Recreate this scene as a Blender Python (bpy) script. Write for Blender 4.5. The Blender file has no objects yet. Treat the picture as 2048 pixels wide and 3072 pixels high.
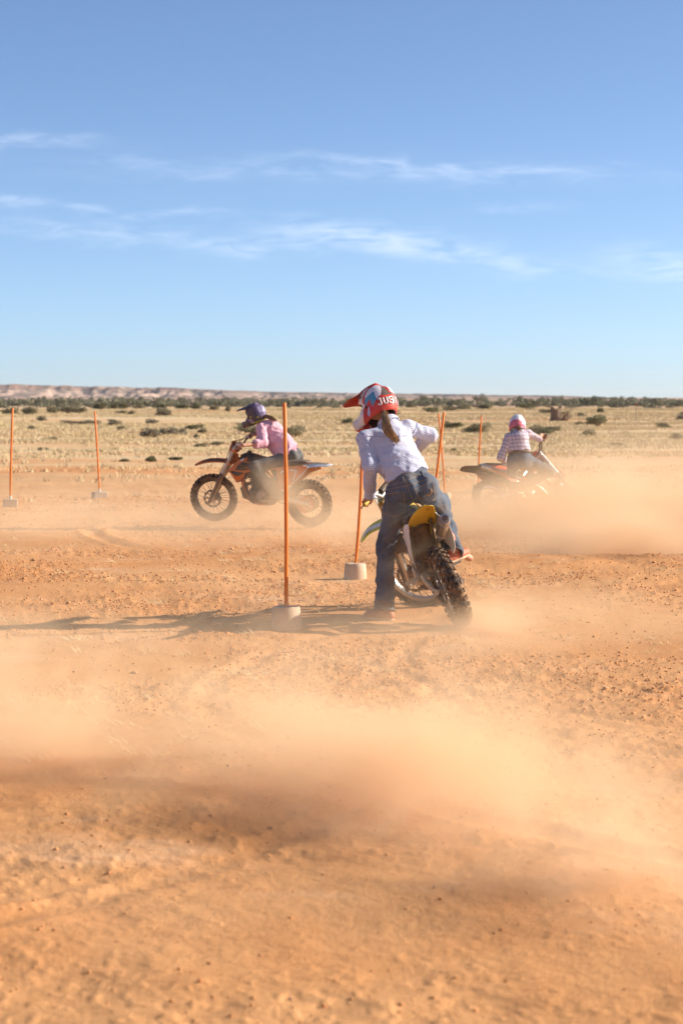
import bpy, bmesh, math, random
import numpy as np
from mathutils import Vector, Matrix
rad = math.radians
random.seed(7)
RNG = np.random.default_rng(11)
SC = bpy.context.scene
COL = SC.collection
# ------------------------------------------------------------------ camera
CAM_H = 1.70
FPX = 70.0 / 36.0 * 3072.0
PITCH = math.atan(314.0 / FPX)
cam_d = bpy.data.cameras.new('camera')
cam_d.sensor_fit = 'VERTICAL'
cam_d.sensor_height = 36.0
cam_d.lens = 70.0
cam_d.clip_start = 0.05
cam_d.clip_end = 20000.0
cam_d.dof.use_dof = True
cam_d.dof.focus_distance = 16.3
cam_d.dof.aperture_fstop = 4.0
cam = bpy.data.objects.new('camera', cam_d)
COL.objects.link(cam)
cam.location = (0, 0, CAM_H)
cam.rotation_euler = (rad(90) - PITCH, 0, 0)
SC.camera = cam
# ------------------------------------------------------------------ sky
SUN_EL, SUN_AZ = rad(26.0), rad(80.0)      # azimuth clockwise from +Y (view direction)
world = bpy.data.worlds.new('World')
SC.world = world
world.use_nodes = True
wn = world.node_tree
wn.nodes.clear()
w_out = wn.nodes.new('ShaderNodeOutputWorld')
w_bg = wn.nodes.new('ShaderNodeBackground')
w_sky = wn.nodes.new('ShaderNodeTexSky')
w_sky.sky_type = 'NISHITA'
w_sky.sun_disc = False
w_sky.sun_elevation = SUN_EL
w_sky.sun_rotation = SUN_AZ
w_sky.altitude = 500.0
w_sky.air_density = 0.5
w_sky.dust_density = 0.9
w_sky.ozone_density = 2.0
w_bg.inputs['Strength'].default_value = 0.102
# thin cirrus streaks, placed by compass bearing and height above the horizon, and a fainter veil all round
w_tc = wn.nodes.new('ShaderNodeTexCoord')
w_sep = wn.nodes.new('ShaderNodeSeparateXYZ')
wn.links.new(w_tc.outputs['Generated'], w_sep.inputs[0])
def wmath(op, a, b=None, clamp=False):
    n = wn.nodes.new('ShaderNodeMath'); n.operation = op; n.use_clamp = clamp
    for i, v in enumerate((a, b)):
        if v is None: continue
        if isinstance(v, (int, float)): n.inputs[i].default_value = v
        else: wn.links.new(v, n.inputs[i])
    return n.outputs[0]
AZ = wmath('MULTIPLY', wmath('ARCTAN2', w_sep.outputs[0], w_sep.outputs[1]), 57.2958)
EL = wmath('MULTIPLY', wmath('ARCSINE', w_sep.outputs[2]), 57.2958)
w_cmb = wn.nodes.new('ShaderNodeCombineXYZ')
wn.links.new(AZ, w_cmb.inputs[0]); wn.links.new(EL, w_cmb.inputs[1])
def wnoise(scale, detail, loc, rotz, sc, rough=0.6, dist=0.3):
    mp = wn.nodes.new('ShaderNodeMapping')
    mp.inputs['Location'].default_value = loc
    mp.inputs['Rotation'].default_value = (0, 0, rotz)
    mp.inputs['Scale'].default_value = sc
    wn.links.new(w_cmb.outputs[0], mp.inputs[0])
    n = wn.nodes.new('ShaderNodeTexNoise')
    n.inputs['Scale'].default_value = scale
    n.inputs['Detail'].default_value = detail
    n.inputs['Roughness'].default_value = rough
    n.inputs['Distortion'].default_value = dist
    wn.links.new(mp.outputs[0], n.inputs['Vector'])
    return n
def wrng(v, a, b):
    m = wn.nodes.new('ShaderNodeMapRange'); m.inputs['From Min'].default_value = a; m.inputs['From Max'].default_value = b
    m.interpolation_type = 'SMOOTHSTEP'; wn.links.new(v, m.inputs['Value']); return m.outputs[0]
w_nz = wnoise(0.55, 3.0, (1.1, 4.2, 0), 0.0, (0.6, 1.6, 1))
w_sc = wn.nodes.new('ShaderNodeSeparateXYZ'); wn.links.new(w_nz.outputs['Color'], w_sc.inputs[0])
wob = wmath('MULTIPLY', wmath('SUBTRACT', w_sc.outputs[1], 0.5), 1.1)
ELw = wmath('ADD', EL, wob)
def streak(px, py, w_px, h_px, slope, amt):
    """a wisp seen at photo pixel (px, py)"""
    az0, el0 = math.degrees((px - 1024) / FPX), math.degrees((1222 - py) / FPX)
    u = wmath('DIVIDE', wmath('SUBTRACT', AZ, az0), math.degrees(w_px / FPX))
    v = wmath('SUBTRACT', wmath('SUBTRACT', ELw, el0), wmath('MULTIPLY', wmath('SUBTRACT', AZ, az0), slope))
    v = wmath('DIVIDE', v, math.degrees(h_px / FPX))
    q = wmath('ADD', wmath('MULTIPLY', u, u), wmath('MULTIPLY', v, v))
    return wmath('MULTIPLY', wmath('EXPONENT', wmath('MULTIPLY', q, -1.0)), amt)
tot = None
for a in ((40, 452, 230, 20, -0.01, 1.0), (620, 520, 420, 34, 0.0, 0.55), (1480, 528, 420, 30, -0.02, 0.9), (1130, 500, 300, 16, -0.05, 0.5), (40, 622, 110, 22, -0.08, 0.9), (250, 650, 90, 16, -0.05, 0.7),
          (520, 652, 170, 16, 0.02, 0.6), (300, 715, 380, 24, -0.06, 0.75), (1080, 720, 280, 38, -0.08, 1.25), (1400, 775, 330, 34, -0.10, 1.0), (780, 745, 240, 26, 0.0, 0.6), (2000, 810, 190, 40, -0.16, 1.0), (1560, 630, 160, 14, 0.10, 0.4)):
    s_ = streak(*a); tot = s_ if tot is None else wmath('ADD', tot, s_)
n_fib = wnoise(1.5, 6.0, (3.3, 1.2, 0), -0.10, (0.45, 2.2, 1), 0.62, 0.5).outputs['Fac']
n_all = wnoise(0.10, 4.0, (6.3, 2.2, 0), 0.0, (0.35, 1.3, 1), 0.6, 0.4).outputs['Fac']
veil = wmath('MULTIPLY', wrng(n_all, 0.52, 0.75), 0.35)
cl = wmath('MULTIPLY', wmath('ADD', wmath('MULTIPLY', tot, 0.80), veil), wrng(n_fib, 0.28, 0.70))
cl = wmath('MULTIPLY', cl, 0.29, True)
mixc = wn.nodes.new('ShaderNodeMix'); mixc.data_type = 'RGBA'
mixc.inputs['B'].default_value = (7.2, 7.4, 8.2, 1)
wn.links.new(cl, mixc.inputs['Factor'])
w_wb = wn.nodes.new('ShaderNodeMix'); w_wb.data_type = 'RGBA'; w_wb.blend_type = 'MULTIPLY'
w_wb.inputs['Factor'].default_value = 1.0
w_wb.inputs['B'].default_value = (0.87, 0.955, 0.985, 1)      # white balance of the whole dome
wn.links.new(w_sky.outputs[0], w_wb.inputs['A'])
wn.links.new(w_wb.outputs['Result'], mixc.inputs['A'])
wn.links.new(mixc.outputs['Result'], w_bg.inputs['Color'])
wn.links.new(w_bg.outputs[0], w_out.inputs[0])
# ------------------------------------------------------------------ sun
sun_d = bpy.data.lights.new('sun', 'SUN')
sun_d.energy = 4.6
sun_d.angle = rad(0.53)
sun_d.color = (1.0, 0.925, 0.80)
sun = bpy.data.objects.new('sun', sun_d)
COL.objects.link(sun)
SUN_DIR = Vector((math.sin(SUN_AZ) * math.cos(SUN_EL), math.cos(SUN_AZ) * math.cos(SUN_EL), math.sin(SUN_EL)))
sun.rotation_euler = (-SUN_DIR).to_track_quat('-Z', 'Y').to_euler()
# ------------------------------------------------------------------ exposure and render settings
SC.view_settings.view_transform = 'Standard'
SC.view_settings.look = 'None'
SC.view_settings.exposure = 0.87
SC.view_settings.gamma = 1.0
SC.render.engine = 'CYCLES'
SC.cycles.use_denoising = True
SC.cycles.max_bounces = 10
SC.cycles.diffuse_bounces = 2
SC.cycles.glossy_bounces = 2
SC.cycles.transmission_bounces = 2
SC.cycles.volume_bounces = 8
SC.cycles.transparent_max_bounces = 8
SC.cycles.volume_max_steps = 128
SC.cycles.volume_step_rate = 4.0
SC.cycles.use_adaptive_sampling = True
SC.cycles.adaptive_threshold = 0.02

# ================================================================== helpers
def P(px, py, d):
    """world point seen at photo pixel (2048x3072) at distance d along the view's ground direction"""
    x, y = (px - 1024.0) / FPX, (1536.0 - py) / FPX
    v = Vector((x, math.cos(PITCH) + y * math.sin(PITCH), -math.sin(PITCH) + y * math.cos(PITCH)))
    return Vector((0, 0, CAM_H)) + v * (d / v.y)

def _hash(ix, iy, iz, s):
    h = (ix.astype(np.int64) * 374761393 + iy.astype(np.int64) * 668265263 + iz.astype(np.int64) * 2147483647 + s * 974711) & 0x7fffffff
    h = ((h ^ (h >> 13)) * 1274126177) & 0x7fffffff
    h = ((h ^ (h >> 15)) * 461845907) & 0x7fffffff
    return ((h ^ (h >> 16)) & 0xffff) / 65535.0

def noise2(x, y, s=0):
    ix, iy = np.floor(x), np.floor(y)
    fx, fy = x - ix, y - iy
    fx, fy = fx * fx * (3 - 2 * fx), fy * fy * (3 - 2 * fy)
    z = np.zeros_like(ix)
    a = _hash(ix, iy, z, s); b = _hash(ix + 1, iy, z, s); c = _hash(ix, iy + 1, z, s); d = _hash(ix + 1, iy + 1, z, s)
    return (a * (1 - fx) + b * fx) * (1 - fy) + (c * (1 - fx) + d * fx) * fy - 0.5

def fbm2(x, y, s=0, o=4, r=0.5):
    t, a = 0.0, 1.0
    for i in range(o):
        t = t + a * noise2(x, y, s + i * 17); a *= r; x = x * 2.03 + 5.1; y = y * 2.03 + 1.7
    return t

def noise3(p, s=0):
    i = np.floor(p); f = p - i; f = f * f * (3 - 2 * f)
    r = 0
    for dx in (0, 1):
        wx = f[:, 0] if dx else 1 - f[:, 0]
        for dy in (0, 1):
            wy = f[:, 1] if dy else 1 - f[:, 1]
            for dz in (0, 1):
                wz = f[:, 2] if dz else 1 - f[:, 2]
                r = r + wx * wy * wz * _hash(i[:, 0] + dx, i[:, 1] + dy, i[:, 2] + dz, s)
    return r - 0.5

def smooth(a, b, x):
    t = np.clip((x - a) / (b - a), 0, 1)
    return t * t * (3 - 2 * t)

def mesh_np(name, V, F, smooth_shade=True):
    """mesh from numpy arrays; F is (n,3) or (n,4)"""
    V = np.asarray(V, np.float32); F = np.asarray(F, np.int32)
    k = F.shape[1]
    me = bpy.data.meshes.new(name)
    me.vertices.add(len(V)); me.vertices.foreach_set('co', V.ravel())
    me.loops.add(F.size); me.loops.foreach_set('vertex_index', F.ravel())
    me.polygons.add(len(F)); me.polygons.foreach_set('loop_start', np.arange(0, F.size, k, dtype=np.int32))
    try: me.polygons.foreach_set('loop_total', np.full(len(F), k, np.int32))
    except Exception: pass
    me.update(calc_edges=True)
    if smooth_shade: me.polygons.foreach_set('use_smooth', np.ones(len(F), bool))
    return me

def vcol(me, name, C):
    a = me.attributes.new(name, 'FLOAT_COLOR', 'POINT')
    C = np.asarray(C, np.float32)
    if C.shape[1] == 3: C = np.concatenate([C, np.ones((len(C), 1), np.float32)], 1)
    a.data.foreach_set('color', C.ravel())

def obj(name, me, mat=None, parent=None):
    o = bpy.data.objects.new(name, me)
    COL.objects.link(o)
    if mat is not None and me is not None:
        if not me.materials: me.materials.append(mat)
    if parent is not None: o.parent = parent
    return o

def empty(name, loc=(0, 0, 0)):
    o = bpy.data.objects.new(name, None)
    o.empty_display_size = 0.1
    COL.objects.link(o); o.location = loc
    return o

def tag(o, label=None, cat=None, group=None, kind=None):
    if label: o['label'] = label
    if cat: o['category'] = cat
    if group: o['group'] = group
    if kind: o['kind'] = kind
    return o

class MB:
    """collects primitive shapes; build() links them as one mesh object"""
    def __init__(s): s.v = []; s.f = []
    def add(s, V, F):
        n = len(s.v); s.v += [tuple(p) for p in V]; s.f += [tuple(i + n for i in f) for f in F]; return s
    def box(s, c, size, R=None, taper=1.0):
        hx, hy, hz = size[0] / 2, size[1] / 2, size[2] / 2
        V = []
        for z in (-1, 1):
            t = taper if z > 0 else 1.0
            for x, y in ((-1, -1), (1, -1), (1, 1), (-1, 1)): V.append(Vector((x * hx * t, y * hy * t, z * hz)))
        if R is not None: V = [R @ p for p in V]
        V = [p + Vector(c) for p in V]
        return s.add(V, [(3, 2, 1, 0), (4, 5, 6, 7), (0, 1, 5, 4), (1, 2, 6, 5), (2, 3, 7, 6), (3, 0, 4, 7)])
    def tube(s, pts, r, n=8, cap=True, flat=None):
        pts = [Vector(p) for p in pts]
        rs = r if isinstance(r, (list, tuple)) else [r] * len(pts)
        V, F = [], []
        up = None
        for i, p in enumerate(pts):
            t = (pts[min(i + 1, len(pts) - 1)] - pts[max(i - 1, 0)]).normalized()
            if up is None:
                up = t.orthogonal().normalized()
                if flat is not None: up = (Vector(flat[0]) - t * Vector(flat[0]).dot(t)).normalized()
            up = (up - t * up.dot(t)).normalized()
            w = t.cross(up)
            k = flat[1] if flat is not None else 1.0
            for j in range(n):
                a = 2 * math.pi * (j + 0.5) / n
                V.append(p + up * (math.cos(a) * rs[i]) + w * (math.sin(a) * rs[i] * k))
        for i in range(len(pts) - 1):
            for j in range(n):
                a, b = i * n + j, i * n + (j + 1) % n
                F.append((a, b, b + n, a + n))
        if cap:
            F.append(tuple(range(n - 1, -1, -1))); F.append(tuple((len(pts) - 1) * n + j for j in range(n)))
        return s.add(V, F)
    def lathe(s, prof, c=(0, 0, 0), axis='Y', n=32, closed=False):
        """prof: (radius, axial) pairs"""
        V, F = [], []
        m = len(prof)
        for j in range(n):
            a = 2 * math.pi * j / n
            ca, sa = math.cos(a), math.sin(a)
            for r, h in prof:
                q = {'Y': (r * ca, h, r * sa), 'Z': (r * ca, r * sa, h), 'X': (h, r * ca, r * sa)}[axis]
                V.append((q[0] + c[0], q[1] + c[1], q[2] + c[2]))
        for j in range(n):
            k = (j + 1) % n
            for i in range(m if closed else m - 1):
                i2 = (i + 1) % m
                F.append((j * m + i, k * m + i, k * m + i2, j * m + i2))
        return s.add(V, F)
    def loft(s, rings, cap=True):
        n = len(rings[0]); V = [p for r in rings for p in r]; F = []
        for i in range(len(rings) - 1):
            for j in range(n):
                a, b = i * n + j, i * n + (j + 1) % n
                F.append((a, b, b + n, a + n))
        if cap:
            F.append(tuple(range(n - 1, -1, -1))); F.append(tuple((len(rings) - 1) * n + j for j in range(n)))
        return s.add(V, F)
    def sheet(s, rows):
        n = len(rows[0]); V = [p for r in rows for p in r]
        return s.add(V, [(i * n + j, i * n + j + 1, (i + 1) * n + j + 1, (i + 1) * n + j) for i in range(len(rows) - 1) for j in range(n - 1)])
    def xf(s, M):
        s.v = [tuple(M @ Vector(p)) for p in s.v]; return s
    def build(s, name, mat, parent=None, sm=True, sharp=35, solid=0, sub=0, bevel=0):
        me = bpy.data.meshes.new(name)
        me.from_pydata(s.v, [], s.f)
        bm = bmesh.new(); bm.from_mesh(me)
        bmesh.ops.recalc_face_normals(bm, faces=bm.faces)
        if sm:
            for f in bm.faces: f.smooth = True
            for e in bm.edges:
                if len(e.link_faces) == 2 and e.calc_face_angle(0) > rad(sharp): e.smooth = False
        bm.to_mesh(me); bm.free()
        o = obj(name, me, mat, parent)
        if bevel:
            b = o.modifiers.new('bevel', 'BEVEL'); b.width = bevel; b.segments = 2; b.limit_method = 'ANGLE'; b.angle_limit = rad(40)
        if solid:
            m = o.modifiers.new('solid', 'SOLIDIFY'); m.thickness = solid; m.offset = 0
        if sub:
            m = o.modifiers.new('sub', 'SUBSURF'); m.levels = sub; m.render_levels = sub
        return o

def dupe(o, parent=None):
    c = o.copy(); COL.objects.link(c); c.parent = parent
    for ch in list(o.children): dupe(ch, c)
    return c

# ------------------------------------------------------------------ materials
class NT:
    def __init__(s, name):
        s.m = bpy.data.materials.new(name); s.m.use_nodes = True; s.t = s.m.node_tree; s.n = s.t.nodes
        s.b = s.n['Principled BSDF']
    def link(s, a, b): s.t.links.new(a, b)
    def tc(s, which='Object'):
        return s.n.new('ShaderNodeTexCoord').outputs[which]
    def pos(s): return s.n.new('ShaderNodeNewGeometry').outputs['Position']
    def noise(s, vec, scale, detail=3, rough=0.55, stretch=None, dist=0.0):
        if stretch is not None:
            mp = s.n.new('ShaderNodeMapping'); mp.inputs['Scale'].default_value = stretch; s.link(vec, mp.inputs[0]); vec = mp.outputs[0]
        n = s.n.new('ShaderNodeTexNoise'); n.inputs['Scale'].default_value = scale; n.inputs['Detail'].default_value = detail
        n.inputs['Roughness'].default_value = rough; n.inputs['Distortion'].default_value = dist
        s.link(vec, n.inputs['Vector']); return n.outputs['Fac']
    def rng(s, v, a, b, c=0.0, d=1.0):
        n = s.n.new('ShaderNodeMapRange'); n.inputs['From Min'].default_value = a; n.inputs['From Max'].default_value = b
        n.inputs['To Min'].default_value = c; n.inputs['To Max'].default_value = d
        s.link(v, n.inputs['Value']); return n.outputs[0]
    def math(s, op, a, b=None):
        n = s.n.new('ShaderNodeMath'); n.operation = op
        for i, v in enumerate((a, b)):
            if v is None: continue
            if isinstance(v, (int, float)): n.inputs[i].default_value = v
            else: s.link(v, n.inputs[i])
        return n.outputs[0]
    def mix(s, fac, a, b, mode='MIX'):
        n = s.n.new('ShaderNodeMix'); n.data_type = 'RGBA'; n.blend_type = mode
        for k, v in (('Factor', fac), ('A', a), ('B', b)):
            if isinstance(v, (int, float)): n.inputs[k].default_value = v
            elif isinstance(v, (tuple, list)): n.inputs[k].default_value = (*v[:3], 1)
            else: s.link(v, n.inputs[k])
        return n.outputs['Result']
    def attr(s, name):
        n = s.n.new('ShaderNodeAttribute'); n.attribute_name = name; return n.outputs['Color']
    def bump(s, h, strength=0.3, dist=0.01):
        n = s.n.new('ShaderNodeBump'); n.inputs['Strength'].default_value = strength; n.inputs['Distance'].default_value = dist
        s.link(h, n.inputs['Height']); s.link(n.outputs[0], s.b.inputs['Normal'])
    def color(s, c):
        if isinstance(c, (tuple, list)): s.b.inputs['Base Color'].default_value = (*c[:3], 1)
        else: s.link(c, s.b.inputs['Base Color'])
    def set(s, **k):
        for a, v in k.items(): s.b.inputs[{'rough': 'Roughness', 'metal': 'Metallic', 'spec': 'Specular IOR Level', 'coat': 'Coat Weight'}[a]].default_value = v
        return s.m

DUST = (0.56, 0.33, 0.17)
_mc = {}
def paint(name, c, rough=0.45, metal=0.0, dust=0.35, scale=9.0, spec=0.4):
    """a coloured surface with settled red dust and small scuffs"""
    if name in _mc: return _mc[name]
    n = NT(name); v = n.tc('Object')
    a = n.noise(v, scale, 5, 0.65); b = n.noise(v, scale * 5, 3)
    f = n.math('MULTIPLY', n.rng(a, 0.35, 0.75), dust * 1.3)
    col = n.mix(n.rng(b, 0.3, 0.7, 0, 0.35), c, tuple(x * 0.72 for x in c))
    n.color(n.mix(f, col, DUST))
    n.link(n.math('ADD', n.math('MULTIPLY', f, 0.5), rough), n.b.inputs['Roughness'])
    n.bump(b, 0.08, 0.004)
    _mc[name] = n.set(metal=metal, spec=spec)
    return _mc[name]
# ================================================================== ground
_GD = np.array([0, 45, 70, 120, 180, 250, 400, 700, 1000, 1500, 1800, 9000.0])
_GZ = np.array([0, 0.0, 0.02, 0.22, 0.72, 1.36, 1.52, 1.95, 3.9, 8.2, 10.0, 10.0])
def ground_z(x, y):
    """height of the dirt without its fine grain"""
    x = np.asarray(x, float); y = np.asarray(y, float)
    d = np.hypot(x, y)
    z = np.interp(d, _GD, _GZ)
    near = 1 - smooth(60, 140, d)
    z = z + near * 0.075 * fbm2(x / 3.3 + 9, y / 3.3, 3, 3)
    z = z + (1 - near) * 0.55 * fbm2(x / 60, y / 60, 5, 3)
    # low dirt bank behind the nearest rider, running off to the right
    yb = 21.3 + 0.25 * (x - 1.0)
    z = z + 0.10 * smooth(-0.5, 1.6, x) * np.exp(-((y - yb) / 0.9) ** 2) * (0.8 + 0.6 * fbm2(x / 0.5, y / 0.7, 21, 3))
    # ploughed-up heap at the lower left
    u = np.hypot((x + 1.55) / 1.25, (y - 8.2) / 1.15)
    z = z + 0.016 * smooth(1.15, 0.70, u) * (1 + 0.5 * fbm2(x / 0.3, y / 0.3, 31, 3))
    # wheel ruts curving past the second pole
    brk = fbm2(x / 0.55, y / 0.55, 131, 3)
    for (cx, cy, r, w, dep) in ((-2.6, 9.4, 8.2, 0.06, 0.010), (-2.9, 9.0, 9.6, 0.07, 0.018), (5.5, 12.0, 6.3, 0.07, 0.014), (1.0, 2.5, 9.2, 0.07, 0.010), (-3.0, 24.0, 8.0, 0.08, 0.014), (4.5, 13.4, 4.1, 0.07, 0.008), (-6.0, 11.0, 6.6, 0.07, 0.010), (2.6, 27.5, 6.0, 0.10, 0.03)):
        q = np.hypot(x - cx, y - cy) - r
        z = z + near * dep * (0.75 + 1.1 * brk) * (-np.exp(-(q / w) ** 2) + 0.7 * np.exp(-((np.abs(q) - 1.7 * w) / (0.7 * w)) ** 2))
    return z

def ground_fine(x, y):
    d = np.hypot(x, y)
    k = 1 - smooth(45, 110, d)
    rough = smooth(-0.25, 0.35, fbm2(x / 1.9, y / 1.3, 61, 3))        # churned patches against smoother ones
    soft = 0.62 + 0.38 * smooth(8.5, 13.0, d)
    z = 0.020 * fbm2(x / 0.42, y / 0.42, 41, 3) * (0.45 + 0.9 * rough)
    z = z + 0.012 * soft * (0.25 + rough) * fbm2(x / 0.11, y / 0.13, 43, 3)
    c = fbm2(x / 0.045, y / 0.05, 47, 2)
    z = z + soft * (0.2 + 0.9 * rough) * 0.009 * np.maximum(c, 0) * 2 * smooth(60, 20, d)
    return z * k

def gz(x, y):
    return float(ground_z(np.array([x]), np.array([y]))[0] + ground_fine(np.array([x]), np.array([y]))[0])

def build_ground():
    yy = np.arange(3420.0, 1300.0, -4.0)
    dn = FPX * CAM_H / (yy - 1222.0)
    dn = dn[dn < 150]
    dfar = np.geomspace(dn[-1] * 1.02, 2300, 110)
    dnear = np.array([0.4, 1.0, 1.8, 2.6, 3.4, 4.0, 4.4])
    D = np.concatenate([dnear, dn, dfar])
    tf = np.arctan(np.arange(-0.36, 0.3601, 4.7 / FPX))
    tc = np.linspace(tf[-1], 2 * math.pi + tf[0], 90)[1:-1]
    T = np.concatenate([tf, tc])
    TT, DD = np.meshgrid(T, D)
    X, Y = DD * np.sin(TT), DD * np.cos(TT)
    Z = ground_z(X, Y) + ground_fine(X, Y)
    nd, nt = len(D), len(T)
    V = np.stack([X, Y, Z], -1).reshape(-1, 3)
    i, j = np.meshgrid(np.arange(nd - 1), np.arange(nt), indexing='ij')
    j2 = (j + 1) % nt
    F = np.stack([i * nt + j, (i + 1) * nt + j, (i + 1) * nt + j2, i * nt + j2], -1).reshape(-1, 4)[:, ::-1]
    V = np.concatenate([V, [[0, 0, Z[0].mean()]]]); c = len(V) - 1
    jj = np.arange(nt)
    Fc = np.stack([np.full(nt, c), jj, (jj + 1) % nt, (jj + 1) % nt], -1)
    me = mesh_np('ground', V, F)
    # close the middle under the camera
    bm = bmesh.new(); bm.from_mesh(me); bm.verts.ensure_lookup_table()
    for k in range(nt): bm.faces.new((bm.verts[c], bm.verts[(k + 1) % nt], bm.verts[k])).smooth = True
    bm.to_mesh(me); bm.free()
    n = NT('red_dirt'); p = n.pos()
    big = n.noise(p, 0.35, 5, 0.6)
    mid = n.noise(p, 2.2, 6, 0.65)
    fine = n.noise(p, 28, 5, 0.7)
    grit = n.noise(p, 130, 3, 0.7)
    c1 = n.mix(n.rng(mid, 0.3, 0.7), (0.57, 0.246, 0.088), (0.64, 0.304, 0.120))
    c2 = n.mix(n.rng(big, 0.40, 0.62), c1, (0.65, 0.33, 0.140))
    c3 = n.mix(n.rng(fine, 0.50, 0.72, 0, 0.55), c2, (0.49, 0.20, 0.070))
    c4 = n.mix(n.rng(grit, 0.60, 0.75, 0, 0.5), c3, (0.70, 0.39, 0.20))
    c4 = n.mix(n.rng(n.noise(p, 0.9, 6, 0.7, stretch=(0.6, 1, 1)), 0.56, 0.72, 0, 0.5), c4, (0.72, 0.47, 0.30))
    # patches of pale dry grass litter further out
    sep = n.n.new('ShaderNodeSeparateXYZ'); n.link(p, sep.inputs[0])
    far = n.rng(sep.outputs[1], 30, 75)
    gp = n.noise(p, 0.16, 6, 0.62, stretch=(0.22, 1, 1))
    gf = n.math('MULTIPLY', n.rng(gp, 0.36, 0.56), far)
    straw = n.mix(n.rng(n.noise(p, 0.9, 5, 0.7), 0.3, 0.7), (0.58, 0.40, 0.21), (0.70, 0.54, 0.32))
    c5 = n.mix(gf, c4, straw)
    far2 = n.rng(sep.outputs[1], 350, 900)
    c6 = n.mix(n.math('MULTIPLY', far2, 0.75), c5, (0.30, 0.185, 0.135))
    n.color(c6)
    n.set(rough=0.95, spec=0.15)
    h = n.math('ADD', n.math('MULTIPLY', fine, 0.6), n.math('MULTIPLY', grit, 0.4))
    n.bump(h, 0.7, 0.018)
    g = obj('ground', me, n.m)
    return tag(g, kind='structure')
ground = build_ground()

# ------------------------------------------------------------------ far hills
def build_hills():
    dd = np.concatenate([np.linspace(1500, 2300, 24), np.linspace(2320, 3100, 90), np.linspace(3150, 6500, 20)])
    th = np.arctan(np.linspace(-0.30, 0.30, 760))
    TT, DD = np.meshgrid(th, dd)
    X, Y = DD * np.sin(TT), DD * np.cos(TT)
    t = np.tan(TT)
    # crest line: high tableland on the left sloping down to the right
    crest_px = np.interp(t, [-0.30, -0.172, -0.09, -0.05, 0.0, 0.03, 0.10, 0.172, 0.30], [1150, 1157, 1165, 1174, 1178, 1181, 1187, 1202, 1212])
    crest = 1.7 + (1222 - crest_px) / FPX * 2750
    rim = 2620 + 160 * fbm2(X / 260, X * 0 + 3, 71, 4) + 60 * fbm2(X / 70, Y * 0, 72, 3)
    e = DD - rim
    base = np.interp(DD, [1500, 1900, 2300, 2600, 3000, 6500], [7.0, 10.6, 11.6, 12.4, 12.8, 12.8])
    slope = smooth(-330, 0, e)
    cliff = smooth(-60, 25, e)
    gully = np.abs(fbm2(X / 42, Y / 200, 81, 4, 0.6))
    h = base + np.maximum(crest - base, 0) * (0.50 * slope ** 1.5 + 0.50 * cliff)
    h = h - np.maximum(crest - base, 0) * 1.5 * np.clip(0.30 - gully, 0, 1) * smooth(-360, -40, e) * (1 - smooth(20, 110, e))
    h = h + 0.9 * fbm2(X / 45, Y / 45, 90, 4) + smooth(0, 60, e) * 0.7 * fbm2(X / 90, Y * 0, 95, 4)
    h = h - smooth(4500, 6500, DD) * 12
    h[0] -= 4
    nd, nt = h.shape
    V = np.stack([X, Y, h], -1).reshape(-1, 3)
    i, j = np.meshgrid(np.arange(nd - 1), np.arange(nt - 1), indexing='ij')
    F = np.stack([i * nt + j, i * nt + j + 1, (i + 1) * nt + j + 1, (i + 1) * nt + j], -1).reshape(-1, 4)
    me = mesh_np('hills', V, F)
    bare = smooth(-170, -70, e) * (1 - smooth(-35, -5, e)) * smooth(-0.15, 0.30, fbm2(X / 60, Y / 60, 141, 3)) * smooth(8, 16, crest - base)
    rimd = smooth(-25, 5, e) * (1 - smooth(60, 110, e)) * smooth(-0.1, 0.25, fbm2(X / 38, Y / 60, 143, 3))
    vcol(me, 'cover', np.stack([bare, rimd, bare * 0], -1).reshape(-1, 3))
    n = NT('hill_rock'); p = n.pos()
    sep = n.n.new('ShaderNodeSeparateXYZ'); n.link(p, sep.inputs[0])
    a = n.noise(p, 0.012, 6, 0.65, stretch=(1, 0.35, 3.0))
    b = n.noise(p, 0.05, 5, 0.7)
    strata = n.noise(p, 0.02, 4, 0.6, stretch=(0.2, 0.2, 14.0))
    c = n.mix(n.rng(a, 0.35, 0.65), (0.20, 0.115, 0.090), (0.31, 0.19, 0.145))
    c = n.mix(n.rng(strata, 0.42, 0.60, 0, 0.55), c, (0.50, 0.37, 0.29))
    c = n.mix(n.rng(b, 0.47, 0.60, 0, 0.85), c, (0.085, 0.078, 0.060))       # dark scrub on the slopes
    cs = n.n.new('ShaderNodeSeparateColor'); n.link(n.attr('cover'), cs.inputs[0])
    c = n.mix(n.math('MULTIPLY', cs.outputs[0], 0.75), c, (0.50, 0.34, 0.25))      # bare pale scree
    c = n.mix(n.math('MULTIPLY', cs.outputs[1], 0.85), c, (0.085, 0.070, 0.066))   # dark rim rock and scrub
    n.color(c); n.set(rough=1.0, spec=0.05)
    return tag(obj('hills', me, n.m), kind='structure')
hills = build_hills()

# ------------------------------------------------------------------ vegetation
def leaf_mat(name, c1, c2):
    n = NT(name)
    v = n.pos()
    a = n.noise(v, 3.0, 3); 
    col = n.mix(n.rng(a, 0.3, 0.7), c1, c2)
    n.color(col); n.set(rough=0.8, spec=0.15)
    tr = n.n.new('ShaderNodeBsdfTranslucent'); n.link(col, tr.inputs['Color'])
    mx = n.n.new('ShaderNodeMixShader'); mx.inputs[0].default_value = 0.25
    n.link(n.b.outputs[0], mx.inputs[1]); n.link(tr.outputs[0], mx.inputs[2])
    n.link(mx.outputs[0], n.n['Material Output'].inputs['Surface'])
    return n.m
M_SALT = leaf_mat('saltbush_leaf', (0.24, 0.205, 0.115), (0.34, 0.295, 0.175))
M_DARKBUSH = leaf_mat('dark_bush_leaf', (0.135, 0.135, 0.065), (0.22, 0.205, 0.105))
M_TREE = leaf_mat('mulga_leaf', (0.165, 0.158, 0.095), (0.235, 0.220, 0.140))
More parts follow.
